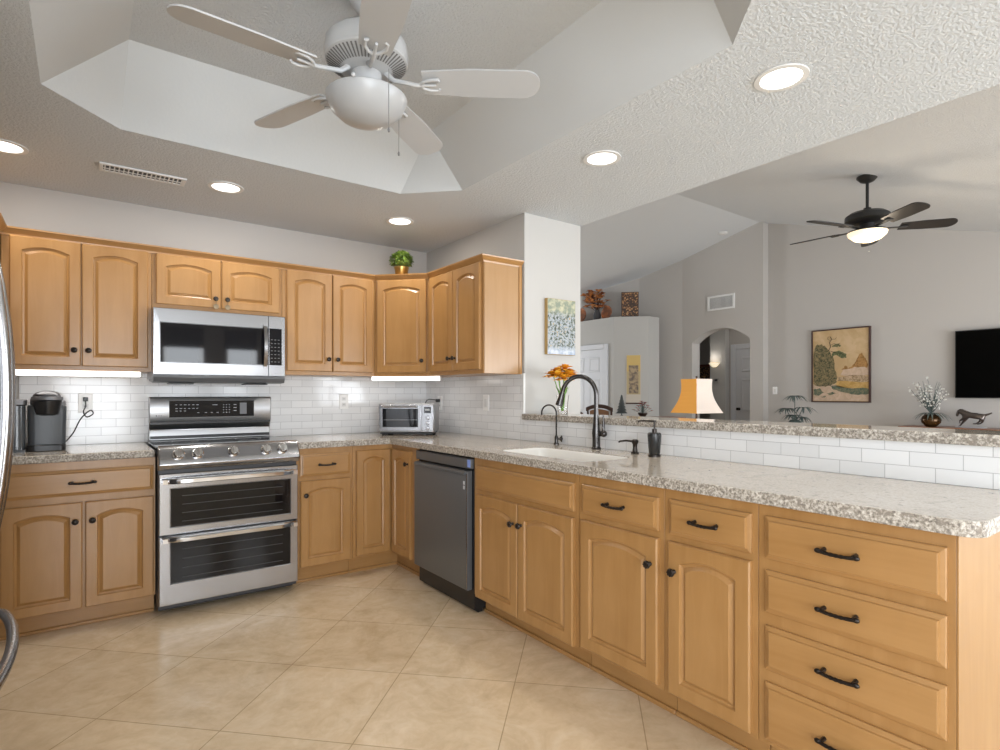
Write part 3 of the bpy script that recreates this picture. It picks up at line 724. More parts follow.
MB().ball((.035, -.055, .293), .001, 22, (62, 88, 32)).build('lid', mat('dark_silver_lid', (.10, .10, .105), .3, .7), cm, smooth=True)
MB().ball((.035, -.125, .302), .001, 16, (38, 24, 12)).build('lid_handle', SILV, cm, smooth=True)
MB().extr(rrect(-.128, -.0545, -.10, .11, .025), 'z', .012, .245).build('water_tank', WATER, cm, bevel=.003)
MB().extr(rrect(-.134, -.048, -.108, .118, .028), 'z', .2455, .278).build('tank_lid', SILV, cm, bevel=.006)
B(-.124, -.058, -.095, .10, .0, .0115).build('tank_foot', BLACK, cm)
# outlets and cords
PLATE = mat('white_plate', (.90, .90, .89), .35)
def outlet(name, loc, rz, label, cat='outlet', sockets=True):
    t_ = thing(name, label, cat, loc, rz)
    B(-.036, .036, -.006, 0, -.058, .058).build('cover_plate', PLATE, t_, bevel=.003)
    mb = MB()
    if sockets:
        for s_ in (-1, 1):
            mb.box(-.015, .015, -.0075, -.0062, s_*.022-.014, s_*.022+.014)
        q = mb.build('sockets', WHITE, t_, bevel=.001)
        mb = MB()
        for s_ in (-1, 1):
            for xx in (-.006, .006): mb.box(xx-.001, xx+.001, -.0079, -.0074, s_*.022-.004, s_*.022+.006)
        mb.build('slots', CHAR, q)
    else:
        mb.box(-.016, .016, -.009, -.0062, -.030, .030); mb.build('rocker', WHITE, t_, bevel=.002)
    return t_
outlet('wall_outlet', (-2.352, -.0086, 1.170), 0, 'white wall outlet with a black plug, right of the coffee maker')
outlet('wall_outlet', (-.735, -.0086, 1.165), 0, 'white empty wall outlet between range and toaster oven')
outlet('wall_outlet', (-.0086, -.245, 1.150), RZ, 'white wall outlet beside the toaster oven, its cord plugged in')
outlet('wall_switch', (-.0086, -.905, 1.160), RZ, 'blank white plate on the tiled side wall near the bar end', 'switch', False)
def cord(name, pts, r_, label, plug):
    # smooth through points
    P = [Vector(p) for p in pts]; out = []
    for i in range(len(P)-1):
        p0, p1, p2, p3 = P[max(i-1, 0)], P[i], P[i+1], P[min(i+2, len(P)-1)]
        for k in range(6):
            t = k/6; out.append(.5*((2*p1)+(-p0+p2)*t+(2*p0-5*p1+4*p2-p3)*t*t+(-p0+3*p1-3*p2+p3)*t**3))
    out.append(P[-1])
    o = thing(name, label, 'cord', P[0])
    mb = MB().tube([p-P[0] for p in out], r_, 7); mb.build('cable', BLACK, o, smooth=True)
    mb = MB().box(*plug); mb.build('plug', BLACK, o, bevel=.003, loc=tuple(-P[0]))
cord('power_cord', [(-2.352, -.040, 1.188), (-2.352, -.05, 1.150), (-2.362, -.05, 1.115), (-2.345, -.045, 1.085), (-2.315, -.05, 1.105), (-2.33, -.055, 1.125), (-2.375, -.055, 1.075), (-2.41, -.07, .995), (-2.45, -.10, .940), (-2.47, -.12, .9215)], .0035, 'thin black coffee maker cord looped below the wall outlet', (-2.364, -2.340, -.042, -.0170, 1.180, 1.205))
cord('power_cord', [(-.045, -.245, 1.172), (-.055, -.225, 1.178), (-.075, -.16, 1.178), (-.080, -.11, 1.13), (-.07, -.07, 1.03), (-.07, -.06, .935), (-.10, -.07, .9215)], .0035, 'short black toaster oven cord at the side wall outlet', (-.046, -.0170, -.258, -.232, 1.158, 1.184))

# ------------------------------------------------------------------ toaster oven
to = thing('toaster_oven', 'stainless countertop toaster oven angled in the worktop corner', 'toaster oven', (-.352, -.372, ZCT), R(-38))
W_, D_, H_ = .415, .25, .235
B(-W_/2, W_/2, -D_/2, D_/2, .022, H_).build('body', STEEL, to, bevel=.006)
mb = MB(); mb.box(-W_/2+.006, W_/2-.095, -D_/2-.014, -D_/2-.001, .034, H_-.010); dr = mb.build('glass_door', STEELB, to, bevel=.003)
B(-W_/2+.032, W_/2-.118, -D_/2-.0155, -D_/2-.0135, .062, H_-.036).build('window', GLASSB, dr)
B(-W_/2+.040, W_/2-.126, -D_/2-.0162, -D_/2-.0156, .115, .1165).build('rack_line', GREYP, dr)
mb = MB(); mb.tube([(-W_/2+.03, -D_/2-.04, H_-.022), (W_/2-.12, -D_/2-.04, H_-.022)], .006, 8)
for xx in (-W_/2+.05, W_/2-.14): mb.tube([(xx, -D_/2-.04, H_-.022), (xx, -D_/2-.012, H_-.022)], .005, 8)
mb.build('handle', STEELB, dr, smooth=True)
pn = B(W_/2-.090, W_/2-.006, -D_/2-.012, -D_/2-.001, .034, H_-.010).build('control_panel', STEELB, to, bevel=.003)
B(W_/2-.074, W_/2-.022, -D_/2-.014, -D_/2-.0118, .165, .212).build('screen', GLASSB, pn)
B(W_/2-.066, W_/2-.034, -D_/2-.0146, -D_/2-.0139, .184, .198).build('digits', GREYP, pn)
for zz in (.132, .092, .056):
    MB().lathe([(.016, 0), (.016, .006), (.013, .020), (0, .021)], seg=18, M=Matrix.Translation((W_/2-.048, -D_/2-.012, zz)) @ Matrix.Rotation(R(90), 4, 'X')).build('dial', STEELB, pn, smooth=True)
for sx in (-1, 1):
    for sy in (-1, 1): MB().box(sx*(W_/2-.04)-.02, sx*(W_/2-.04)+.02, sy*(D_/2-.03)-.018, sy*(D_/2-.03)+.018, 0, .0215).build('foot', BLACK, to, bevel=.003)
B(-W_/2+.01, W_/2-.01, -D_/2+.005, D_/2-.02, .010, .0215).build('crumb_tray', BLACK, to)

# ------------------------------------------------------------------ under-cabinet lights
def ucl(label, x0, x1, y0, y1, power, loc, target, sx, sy, rot=0):
    t_ = thing('under_cabinet_light', label, 'light', ((x0+x1)/2, (y0+y1)/2, 1.355), rot)
    hw, hd_ = (x1-x0)/2, (y1-y0)/2
    B(-hw, hw, -hd_, hd_, -.030, -.0005).build('diffuser', LITS, t_, bevel=.003)
    B(-hw-.006, -hw-.0005, -hd_, hd_, -.030, 0).build('end_cap', TRIMW, t_); B(hw+.0005, hw+.006, -hd_, hd_, -.030, 0).build('end_cap', TRIMW, t_)
    area('under_cabinet_lamp', ((x0+x1)/2, (y0+y1)/2, 1.325), ((x0+x1)/2, (y0+y1)/2+.03, 0), x1-x0, y1-y0, power, (1, .97, .93)).rotation_euler[2] += rot
ucl('long lit white light bar under the wall cabinet above the coffee maker', -2.66, -2.09, -.295, -.235, .9, 0, 0, 0, 0)
ucl('lit white light bar under the diagonal corner cabinet', -.655, -.145, -.445, -.385, .8, 0, 0, 0, 0, R(-38))

# ------------------------------------------------------------------ ceiling fixtures
def can(label, x, y, power=5):
    t_ = thing('recessed_light', label, 'ceiling light', (x, y, ZC), 0, 'recessed ceiling lights')
    mb = MB(); n_ = 32; lp = []
    for r_, z in ((.096, -.001), (.095, -.005), (.076, -.006), (.073, -.003)):
        lp.append([(r_*cos(2*pi*i/n_), r_*sin(2*pi*i/n_), z) for i in range(n_)])
    mb.loops(lp, False, False).build('trim_ring', WHITE, t_, smooth=True)
    mb = MB().lathe([(.0745, -.0035), (.0745, -.0025), (0, -.0022)], seg=28); mb.build('lens', LIT, t_)
    l_ = bpy.data.lights.new('can_lamp', 'AREA'); l_.shape = 'DISK'; l_.size = .14; l_.energy = power; l_.color = (1, .95, .88)
    o = bpy.data.objects.new('can_lamp', l_); C.objects.link(o); o.location = (x, y, ZC-.012)
can('recessed ceiling light above the peninsula drawers, nearest the vaulted room', -.215, -3.165)
can('recessed ceiling light above the sink', -.225, -2.247)
can('recessed ceiling light above the corner near the potted plant', -.585, -.679)
can('recessed ceiling light above the range, right of the long ceiling vent', -1.693, -.667)
can('recessed ceiling light over the refrigerator side, barely showing at the left edge', -2.675, -.625)
vt = thing('ceiling_vent', 'long white slotted air vent in the kitchen ceiling above the left wall cabinet', 'vent', (-2.095, -.618, ZC))
mb = MB(); mb.box(-.20, .20, -.062, -.045, -.010, -.001); mb.box(-.20, .20, .045, .062, -.010, -.001); mb.box(-.20, -.183, -.045, .045, -.010, -.001); mb.box(.183, .20, -.045, .045, -.010, -.001)
mb.build('frame', WHITE, vt, bevel=.002)
B(-.183, .183, -.045, .045, -.003, -.001).build('backing', mat('vent_dark', (.10, .10, .10), .7), vt)
mb = MB()
for k in range(18):
    x = -.178+k*.0209; mb.box(x, x+.006, -.045, .045, -.010, -.0035)
mb.box(-.183, .183, -.004, .004, -.011, -.009); mb.build('louvres', WHITE, vt)

# white fan
fan = thing('ceiling_fan', 'white five-blade ceiling fan with frosted bowl light under the kitchen tray ceiling', 'ceiling fan', (-1.52, -2.30, 0))
FW = mat('fan_white', (.50, .51, .52), .4); BL = mat('fan_blade_white', (.48, .49, .50), .45); FB = mat('frosted_bowl', (.42, .43, .44), .3)
MB().lathe([(.07, 2.699), (.07, 2.690), (.060, 2.655), (.035, 2.625), (.018, 2.618), (0, 2.617)], seg=28).build('canopy', FW, fan, smooth=True)
MB().lathe([(.011, 2.63), (.011, 2.55)], seg=14).build('downrod', FW, fan, smooth=True)
MB().lathe([(.02, 2.560), (.06, 2.553), (.118, 2.533), (.146, 2.507), (.152, 2.470), (.150, 2.448)], seg=40, cap=True).build('motor_housing', FW, fan, smooth=True)
MB().lathe([(.150, 2.4475), (.148, 2.440), (.085, 2.405), (.06, 2.400), (0, 2.400)], seg=40).build('vent_ring', FW, fan, smooth=True)
mb = MB()
for k in range(56):
    a = 2*pi*k/56; ca, sa = cos(a), sin(a); M = Matrix.Rotation(a, 4, 'Z')
    q = [Vector((.096, -.0022, 2.4095)), Vector((.096, .0022, 2.4095)), Vector((.142, .0034, 2.4355)), Vector((.142, -.0034, 2.4355))]
    q2 = [p+Vector((0, 0, -.0008)) for p in q]
    mb.loops([[M @ p for p in q], [M @ p for p in q2]])
mb.build('vent_slots', mat('fan_slot_grey', (.16, .16, .16), .6), fan)
MB().lathe([(.055, 2.3995), (.055, 2.350), (.075, 2.345), (.075, 2.315), (.06, 2.308), (0, 2.308)], seg=28).build('light_fitter', FW, fan, smooth=True)
MB().lathe([(.142, 2.314), (.147, 2.310), (.146, 2.304), (.130, 2.267), (.095, 2.236), (.05, 2.221), (0, 2.217)], seg=40).build('glass_bowl', FB, fan, smooth=True)
def blade(ang, parent, mblade, mirn, r0, r1, wid, z, arm_r=.09, pitch=-12, thick=.006, scroll=True):
    M = Matrix.Rotation(ang, 4, 'Z') @ Matrix.Translation((0, 0, z)) @ Matrix.Rotation(R(pitch), 4, 'X')
    n_ = 26; pts = []
    for i in range(n_+1):
        t = 1-(1-i/n_)**2.2; x = r0+(r1-r0)*t; w_ = wid*(.80+.20*min(1, t*2.5))
        e_ = (x-(r1-wid*.5))/(wid*.5)
        if e_ > 0: w_ *= math.sqrt(max(.0, 1-e_**2.4))**1
        pts.append((x, max(w_/2, .004)))
    poly = [(x, h) for x, h in pts]+[(x, -h) for x, h in reversed(pts)]
    mb = MB(); mb.loops([[M @ Vector((x, y, -thick/2)) for x, y in poly], [M @ Vector((x, y, thick/2)) for x, y in poly]])
    b_ = mb.build('blade', mblade, parent)
    mb = MB(); Mz = Matrix.Rotation(ang, 4, 'Z') @ Matrix.Translation((0, 0, z))
    T = lambda p: Mz @ Vector(p)
    if scroll:
        mb.tube([T((arm_r, 0, .030)), T((arm_r+.03, 0, .004)), T((r0-.02, 0, -.012)), T((r0+.01, 0, -.010))], [.011, .009, .008, .007], 8)
        for s_ in (-1, 1):
            mb.tube([T((r0-.01, 0, -.011)), T((r0+.005, s_*.022, -.011)), T((r0+.03, s_*.035, -.011)), T((r0+.058, s_*.036, -.009)), T((r0+.062, s_*.026, -.009))], [.006, .006, .006, .006, .005], 8)
        mb.tube([T((r0, 0, -.011)), T((r0+.05, 0, -.011))], [.006, .005], 8)
    else:
        mb.box(arm_r, r0+.05, -.016, .016, -.010, -.004, M=Mz); mb.box(r0, r0+.06, -.035, .035, -.0095, -.0045, M=Mz)
    mb.build('blade_iron', mirn, b_, smooth=True)
for k in range(5): blade(R(182-72*k), fan, BL, FW, .205, .64, .135, 2.375, .07)
def chain(parent, x, y, z0, z1, m, name='pull_chain'):
    mb = MB().tube([(x, y, z0), (x, y, z1)], .0012, 6); mb.lathe([(0, 0), (.004, .003), (.005, .010), (.002, .018), (0, .019)], (x, y, z1-.018), 8); mb.build(name, m, parent, smooth=True)
CH = mat('chain_grey', (.25, .25, .25), .4, .5)
chain(fan, .02, -.145, 2.36, 2.155, CH); chain(fan, .12, -.02, 2.34, 2.14, CH)
for sx, sy in ((.146, .05), (-.10, -.12), (-.05, .145)): MB().ball((sx, sy, 2.312), .008, 8).build('bowl_screw', FW, fan, smooth=True)

# dark fan in the vaulted room
fx, fy = 3.33, -2.12; fz = zc(fy)
df = thing('ceiling_fan', 'black five-blade ceiling fan with lit bowl hanging from the vaulted ceiling', 'ceiling fan', (fx, fy, 0))
FBk = mat('fan_black', (.012, .012, .012), .4)
MB().lathe([(.085, 0), (.085, -.012), (.055, -.045), (.02, -.06), (0, -.061)], (0, 0, fz-.002), 24).build('canopy', FBk, df, smooth=True)
MB().lathe([(.013, fz-.05), (.013, 2.865)], seg=12).build('downrod', FBk, df, smooth=True)
MB().lathe([(.03, 2.90), (.035, 2.875), (.14, 2.855), (.175, 2.83), (.178, 2.785), (.15, 2.765), (.09, 2.755), (0, 2.755)], seg=32).build('motor_housing', FBk, df, smooth=True)
MB().lathe([(.06, 2.7545), (.06, 2.71), (.15, 2.695), (.155, 2.680), (0, 2.680)], seg=28).build('light_fitter', FBk, df, smooth=True)
MB().lathe([(.158, 2.6795), (.150, 2.655), (.11, 2.620), (.05, 2.600), (0, 2.597)], seg=32).build('glass_bowl', LITW, df, smooth=True)
DBL = mat('dark_blade', (.018, .016, .015), .45)
for k in range(5): blade(R(19-72*k), df, DBL, FBk, .25, .68,   .145, 2.715, .10, -13, .008, False)
chain(df, -.1, -.05, 2.68, 2.50, CH)
pl_ = bpy.data.lights.new('fan_lamp', 'POINT'); pl_.energy = 10; pl_.color = (1, .85, .65); pl_.shadow_soft_size = .1
o = bpy.data.objects.new('fan_lamp', pl_); C.objects.link(o); o.location = (fx, fy, 2.52)

# ------------------------------------------------------------------ plant on the cabinets
pp = thing('potted_plant', 'round leafy green plant in a small brass pot on top of the corner cabinet', 'plant', (-.428, -.386, 2.0855))
MB().lathe([(.040, 0), (.042, .002), (.052, .075), (.056, .085), (.056, .095), (.050, .096), (.046, .085), (0, .084)], seg=24).build('pot', BRASS, pp, smooth=True)
mb = MB(); mb.ball((0, 0, .140), .052, 12, (1, 1, .8))
for i in range(420):
    u = random.uniform(-.45, 1); a = random.uniform(0, 2*pi); r_ = math.sqrt(1-u*u)
    d = Vector((r_*cos(a), r_*sin(a), u)); p = Vector((0, 0, .146))+Vector((d.x*.068, d.y*.068, d.z*.056))*random.uniform(.8, 1.12)
    dd_ = (d+Vector((random.uniform(-.5, .5), random.uniform(-.5, .5), random.uniform(-.2, .6)))).normalized()
    mb.leaf(p, dd_, .026, .0085, .3, 3)
mb.build('foliage', LEAF, pp)

# ------------------------------------------------------------------ flower vase and painting on the column
vz = thing('flower_vase', 'tapered clear glass vase of orange flowers on the bar ledge by the column', 'vase', (.135, -1.56, 1.0935))
MB().lathe([(.030, 0), (.034, .002), (.032, .03), (.040, .115), (.043, .122), (.041, .122), (.038, .115), (.030, .03), (.028, .012), (0, .010)], seg=28).build('glass_body', GLASS, vz, smooth=True)
mb = MB()
FL = [(-.06, -.02, .245), (.01, -.055, .250), (.050, .0, .262), (-.01, .03, .272), (.075, .03, .245), (-.04, .05, .25), (.02, .0, .29), (-.045, -.06, .225)]
for x, y, z in FL: mb.tube([(x*.1, y*.1, .02), (x*.35, y*.35, .13), (x*.9, y*.9, z-.01)], .003, 6)
for k in range(12):
    a = k*.9; mb.leaf((0.01*cos(a), .01*sin(a), .11), (cos(a)*.5, sin(a)*.5, 1), .09, .008, .1, 4)
mb.build('stems', STEMG, vz, smooth=True)
PET = mat('orange_petal', (.85, .30, .02), .5); vv = coords(PET); setcol(PET, ramp(PET, noise(PET, vv, 22, 3), [(.4, (.72, .22, .01)), (.6, (.92, .55, .05))]))
for x, y, z in FL:
    mb = MB(); c_ = Vector((x, y, z)); up = Vector((x*6, y*6, 1)).normalized(); a0 = random.uniform(0, 6)
    for ring, (nn, ln, tilt) in enumerate(((9, .072, .10), (9, .066, .7), (7, .054, 1.7))):
        for k in range(nn):
            a = a0+2*pi*k/nn+ring*.4; sd = Vector((cos(a), sin(a), 0)); d = (sd+up*tilt).normalized(); mb.leaf(c_, d, ln, .020, .25, 4)
    fl = mb.build('flower', PET, vz)
    MB().ball((x, y, z+.008), .009, 8).build('flower_centre', mat('flower_brown', (.22, .08, .01), .7), fl, smooth=True)

def picmat(name, setup): m = mat(name, (.5, .5, .5), .6); setup(m); return m
def vil(m):
    v_ = coords(m); f = noise(m, v_, 62, 4, .65); g = noise(m, v_, 26, 4, .6)
    c_ = ramp(m, f, [(.36, (.03, .05, .05)), (.44, (.12, .13, .08)), (.50, (.26, .30, .32)), (.58, (.42, .47, .54)), (.64, (.36, .26, .09))])
    n_, l_, b_ = nt(m); t = n_.new('ShaderNodeTexCoord'); sp = n_.new('ShaderNodeSeparateXYZ'); l_.new(t.outputs['Object'], sp.inputs[0])
    mr = n_.new('ShaderNodeMapRange'); mr.inputs[1].default_value = 1.76; mr.inputs[2].default_value = 1.80; l_.new(sp.outputs[2], mr.inputs[0])
    c2_ = ramp(m, g, [(.4, (.22, .26, .20)), (.6, (.50, .48, .33))]); c_ = mix(m, mr.outputs[0], c_, c2_)
    mr = n_.new('ShaderNodeMapRange'); mr.inputs[1].default_value = 1.56; mr.inputs[2].default_value = 1.52; l_.new(sp.outputs[2], mr.inputs[0])
    c_ = mix(m, mr.outputs[0], c_, ramp(m, g, [(.4, (.26, .34, .46)), (.6, (.56, .60, .66))])); setcol(m, c_)
wp = thing('canvas_painting', 'small unframed canvas of a snowy hillside village on the column above the flowers', 'painting', (0, 0, 0))
B(.175, .436, -1.365, -1.336, 1.495, 1.878).build('stretcher', mat('golden_edge', (.42, .27, .10), .6), wp)
B(.177, .434, -1.3665, -1.3652, 1.497, 1.876).build('picture', picmat('village_paint', vil), wp)

# ------------------------------------------------------------------ living room things
ov_ = thing('return_air_vent', 'white wall grille high above the arched opening', 'vent', (XA, 1.053, 2.728))
mb = MB(); mb.box(-.018, 0, -.245, .245, -.12, -.09); mb.box(-.018, 0, -.245, .245, .09, .12); mb.box(-.018, 0, -.245, -.21, -.09, .09); mb.box(-.018, 0, .21, .245, -.09, .09)
mb.build('frame', TRIMW, ov_, bevel=.003); B(-.006, -.001, -.21, .21, -.09, .09).build('backing', mat('grille_dark', (.14, .13, .13), .7), ov_)
mb = MB()
for k in range(21): mb.box(-.016, -.007, -.203+k*.02, -.196+k*.02, -.09, .09)
mb.build('louvres', WHITE, ov_)
outlet('wall_switch', (XW, .236, 1.28), RZ, 'white light switch on the far wall left of the landscape painting', 'switch', False)
sd = thing('smoke_detector', 'small white smoke detector on the vaulted ceiling above the wall grille', 'smoke detector', (5.77, .84, zc(.84)-.002))
MB().lathe([(.065, 0), (.065, -.02), (.045, -.035), (0, -.036)], seg=24).build('case', WHITE, sd, smooth=True)

# TV
tv = thing('television', 'large black wall-mounted television at the right edge', 'television', (XW, -2.015, 0))
B(-.075, -.03, -1.43, 0, 1.177, 1.985).build('bezel', BLACK, tv, bevel=.004); B(-.0765, -.0752, -1.42, -.01, 1.187, 1.975).build('screen', mat('tv_screen', (.001, .001, .001), .35, 0, Specular_IOR_Level=.05), tv)
B(-.0298, -.001, -.95, -.48, 1.4, 1.7).build('mount', BLACK, tv)
# landscape painting built from flat painted shapes in its frame
lpn = thing('landscape_painting', 'framed painting of a mossy rock, pine and far hill on tan ground', 'painting', (XW, -.325, 1.109))
PW, PH = .76, 1.035
FRM = mat('dark_frame', (.06, .03, .025), .4)
mb = MB(); f = .016
mb.box(-.045, 0, -PW, -PW+f, 0, PH); mb.box(-.045, 0, -f, 0, 0, PH); mb.box(-.045, 0, -PW+f, -f, 0, f); mb.box(-.045, 0, -PW+f, -f, PH-f, PH); fr_ = mb.build('frame', FRM, lpn)
def pm(name, a, b_, sc=30):
    m = mat(name, a, .7); v_ = coords(m); setcol(m, ramp(m, noise(m, v_, sc, 4, .65, 1.0), [(.38, a), (.62, b_)])); return m
cv = B(-.031, -.004, -PW+f, -f, f, PH-f).build('canvas', pm('tan_silk', (.50, .34, .17), (.60, .43, .25), 5), lpn)
def patch(name, pts, m, lvl):
    """pts in 0..1 (u to the right as seen, v up)"""
    P = [(-(u*PW), v_*PH) for u, v_ in pts]
    mb = MB(); x = -.0312-.0004*lvl
    q = [mb.bm.verts.new((x, y, z)) for y, z in P]; e_ = [mb.bm.edges.new((q[i], q[(i+1) % len(q)])) for i in range(len(q))]
    bmesh.ops.triangle_fill(mb.bm, edges=e_)
    return mb.build(name, m, cv)
def rough(pts, amp, seed, n_=4):
    rnd = random.Random(seed); out = []
    for i, p in enumerate(pts):
        q = pts[(i+1) % len(pts)]
        for k in range(n_):
            t = k/n_; out.append((min(.975, max(.025, p[0]+(q[0]-p[0])*t+rnd.uniform(-amp, amp))), min(.98, max(.022, p[1]+(q[1]-p[1])*t+rnd.uniform(-amp, amp)))))
    return out
ROCK = pm('rock_paint', (.035, .045, .02), (.28, .21, .10), 34); TEAL = pm('river_paint', (.06, .10, .07), (.22, .20, .12), 26)
PINK = pm('sand_paint', (.50, .36, .25), (.62, .46, .34), 12); HILL = pm('hill_paint', (.22, .11, .03), (.45, .24, .08), 24); OCH = pm('ochre_paint', (.45, .27, .07), (.60, .38, .14), 12)
patch('shore', [(.025, .022), (.975, .022), (.975, .17), (.6, .20), (.3, .26), (.025, .25)], PINK, 1)
patch('ochre_bank', rough([(.42, .20), (.975, .18), (.975, .28), (.7, .30), (.45, .29)], .006, 1), OCH, 1)
patch('far_bank', rough([(.46, .29), (.975, .27), (.975, .34), (.72, .37), (.48, .34)], .008, 9), pm('bank_paint', (.25, .17, .08), (.55, .40, .27), 30), 2)
patch('mist', rough([(.5, .36), (.975, .36), (.975, .47), (.75, .50), (.55, .44)], .01, 2), PINK, 2)
patch('hills', rough([(.53, .44), (.60, .50), (.64, .45), (.74, .52), (.82, .63), (.86, .66), (.92, .58), (.96, .50), (.95, .46), (.75, .47)], .008, 3), HILL, 3)
patch('river', rough([(.32, .24), (.45, .22), (.6, .19), (.975, .19), (.975, .11), (.8, .10), (.66, .12), (.5, .15), (.38, .18)], .008, 4), TEAL, 4)
patch('rock', rough([(.03, .25), (.03, .70), (.08, .79), (.17, .81), (.25, .76), (.33, .68), (.40, .60), (.41, .45), (.46, .34), (.44, .27), (.33, .22), (.18, .21)], .010, 5), ROCK, 5)
for i, pts in enumerate(([(.03, .18), (.03, .10), (.12, .09), (.22, .13), (.15, .19)], [(.27, .12), (.38, .14), (.42, .12), (.32, .10)], [(.16, .075), (.26, .085), (.24, .06)])): patch('pebbles', rough(pts, .006, 10+i), TEAL, 5)
mb = MB(); x = -.0345
def br_(pts, r_): mb.tube([(x, -u*PW, v_*PH) for u, v_ in pts], r_, 5)
br_([(.30, .70), (.34, .76), (.32, .82), (.36, .86), (.33, .90)], .004); br_([(.33, .78), (.40, .80), (.46, .78), (.50, .80)], .003); br_([(.34, .84), (.28, .87), (.30, .90)], .002)
br_([(.34, .70), (.42, .67), (.50, .67), (.58, .63)], .004); br_([(.36, .86), (.42, .86), (.44, .88)], .002)
mb.build('pine_branches', mat('branch_paint', (.05, .045, .02), .7), cv)
patch('pine_clumps', rough([(.36, .62), (.44, .64), (.52, .60), (.62, .60), (.60, .65), (.50, .69), (.42, .70), (.36, .67)], .012, 6), pm('needle_paint', (.05, .07, .025), (.20, .20, .09), 60), 6)
patch('pine_clumps', rough([(.36, .765), (.44, .755), (.52, .755), (.50, .79), (.42, .80)], .010, 7), pm('needle_paint', (.07, .08, .03), (.25, .23, .11), 60), 6)

# console under the television
WC = wood('red_brown_wood', 1, (.20, .075, .03), (.28, .11, .045))
cs = thing('console_table', 'reddish-brown wood console against the far wall below the television', 'console', (5.95, -2.65, 0))
B(-.22, .24, -1.1, 1.1, .795, .832).build('top', WC, cs, bevel=.004)
B(-.19, .22, -1.05, 1.05, .12, .7945).build('carcass', WC, cs)
for sy in (-1, 1):
    for sx in (-.15, .18): B(sx-.03, sx+.03, sy*1.0-.03, sy*1.0+.03, 0, .1195).build('leg', WC, cs)
for k in range(3): 
    d = B(-.21, -.1905, -1.02+k*.69, -.36+k*.69, .15, .76).build('door', WC, cs, bevel=.006); MB().ball((-.22, -.42+k*.69, .45), .014, 8).build('knob', BRASS, d)
BRZ = mat('bronze_statue', (.13, .11, .10), .3, .85)
# blossom bowl arrangement
pb = thing('blossom_arrangement', 'white blossom branches and arching leaves in a round bronze pot on the console', 'plant', (5.82, -1.865, .8325))
MB().lathe([(.045, 0), (.055, .005), (.095, .05), (.103, .085), (.088, .125), (.058, .145), (.048, .15), (.04, .146), (0, .14)], seg=28).build('pot', mat('glazed_bronze', (.07, .035, .012), .15, .6), pb, smooth=True)
mb = MB(); bl = MB(); rnd = random.Random(5)
for k in range(30):
    a = rnd.uniform(0, 2*pi); s_ = rnd.uniform(.05, .27); h_ = rnd.uniform(.20, .47)*(1-s_*.7); p = [(0, 0, .16)]
    for i in range(1, 6):
        t = i/5; p.append((s_*cos(a)*.8*t+rnd.uniform(-.012, .012), s_*.86*sin(a)*t+rnd.uniform(-.012, .012), .16+h_*t))
    mb.tube(p, [.005, .0045, .004, .003, .0025, .002], 5)
    for i in range(2, 6):
        if k % 3:
            for _ in range(3): bl.ball((p[i][0]+rnd.uniform(-.025, .025), p[i][1]+rnd.uniform(-.025, .025), p[i][2]+rnd.uniform(-.03, .03)), rnd.uniform(.006, .013), 6)
mb.build('branches', DARKG, pb); bl.build('blossoms', mat('blossom_white', (.65, .64, .60), .6), pb)
mb = MB()
for k in range(16):
    a = 2*pi*k/16+rnd.uniform(-.1, .1); L_ = rnd.uniform(.24, .33)
    for s_ in (1,): mb.leaf((0, 0, .145), (cos(a), sin(a), .62), L_*.85, .011, .80, 8)
for k in range(20):
    a = rnd.uniform(0, 2*pi); mb.leaf((0, 0, .16), (cos(a)*.35, sin(a)*.35, 1), rnd.uniform(.12, .3), .012, .15, 4)
mb.build('leaves', DARKG, pb)
# horse statue: head to the left and down, hind legs stretched behind
hs = thing('horse_statue', 'dark bronze galloping horse statue on the console beside the blossom arrangement', 'statue', (5.98, -2.215, .8325))
def skin(name, nodes, edges, m, parent):
    K_ = .74; nodes = [((a[0]*K_, a[1]*K_, a[2]*K_*1.22+.003), b*K_*.95) for a, b in nodes]; me = bpy.data.meshes.new(name); me.from_pydata([n_[0] for n_ in nodes], edges, []); o = bpy.data.objects.new(name, me); C.objects.link(o)
    md = o.modifiers.new('k', 'SKIN'); md.use_smooth_shade = True
    for i, n_ in enumerate(nodes):
        r_ = n_[1]; me.skin_vertices[0].data[i].radius = (r_, r_)
    me.skin_vertices[0].data[0].use_root = True
    md = o.modifiers.new('u', 'SUBSURF'); md.levels = 1; md.render_levels = 2
    me.materials.append(m); o.parent = parent; return o
N = [((0, -.02, .155), .050), ((0, .06, .162), .056), ((0, .110, .185), .046), ((0, .145, .205), .036), ((0, .172, .200), .031), ((0, .190, .165), .024), ((0, .192, .135), .018),
     ((0, -.10, .150), .050), ((0, -.15, .160), .022), ((0, -.20, .175), .016), ((0, -.245, .195), .009),
     ((-.02, .10, .11), .026), ((-.02, .15, .085), .015), ((-.02, .145, .045), .011),
     ((.02, .09, .10), .026), ((.02, .13, .05), .015), ((.02, .165, .012), .011),
     ((-.02, -.12, .11), .026), ((-.02, -.09, .075), .014), ((-.02, -.05, .05), .011), ((-.02, -.01, .05), .011),
     ((.02, -.13, .11), .026), ((.02, -.12, .07), .014), ((.02, -.09, .05), .011), ((.02, -.055, .042), .011),
     ((0, .150, .235), .008)]
E_ = [(0, 1), (1, 2), (2, 3), (3, 4), (4, 5), (5, 6), (0, 7), (7, 8), (8, 9), (9, 10), (1, 11), (11, 12), (12, 13), (1, 14), (14, 15), (15, 16), (7, 17), (17, 18), (18, 19), (19, 20), (7, 21), (21, 22), (22, 23), (23, 24), (3, 25)]
skin('body', N, E_, BRZ, hs)
mb = MB()
for k in range(9):
    t = k/8; mb.leaf((0, .118-.082*t, .214-.040*t), (0, -1, .3), .044, .007, .4, 3)
mb.build('mane', BRZ, hs, solid=.003)
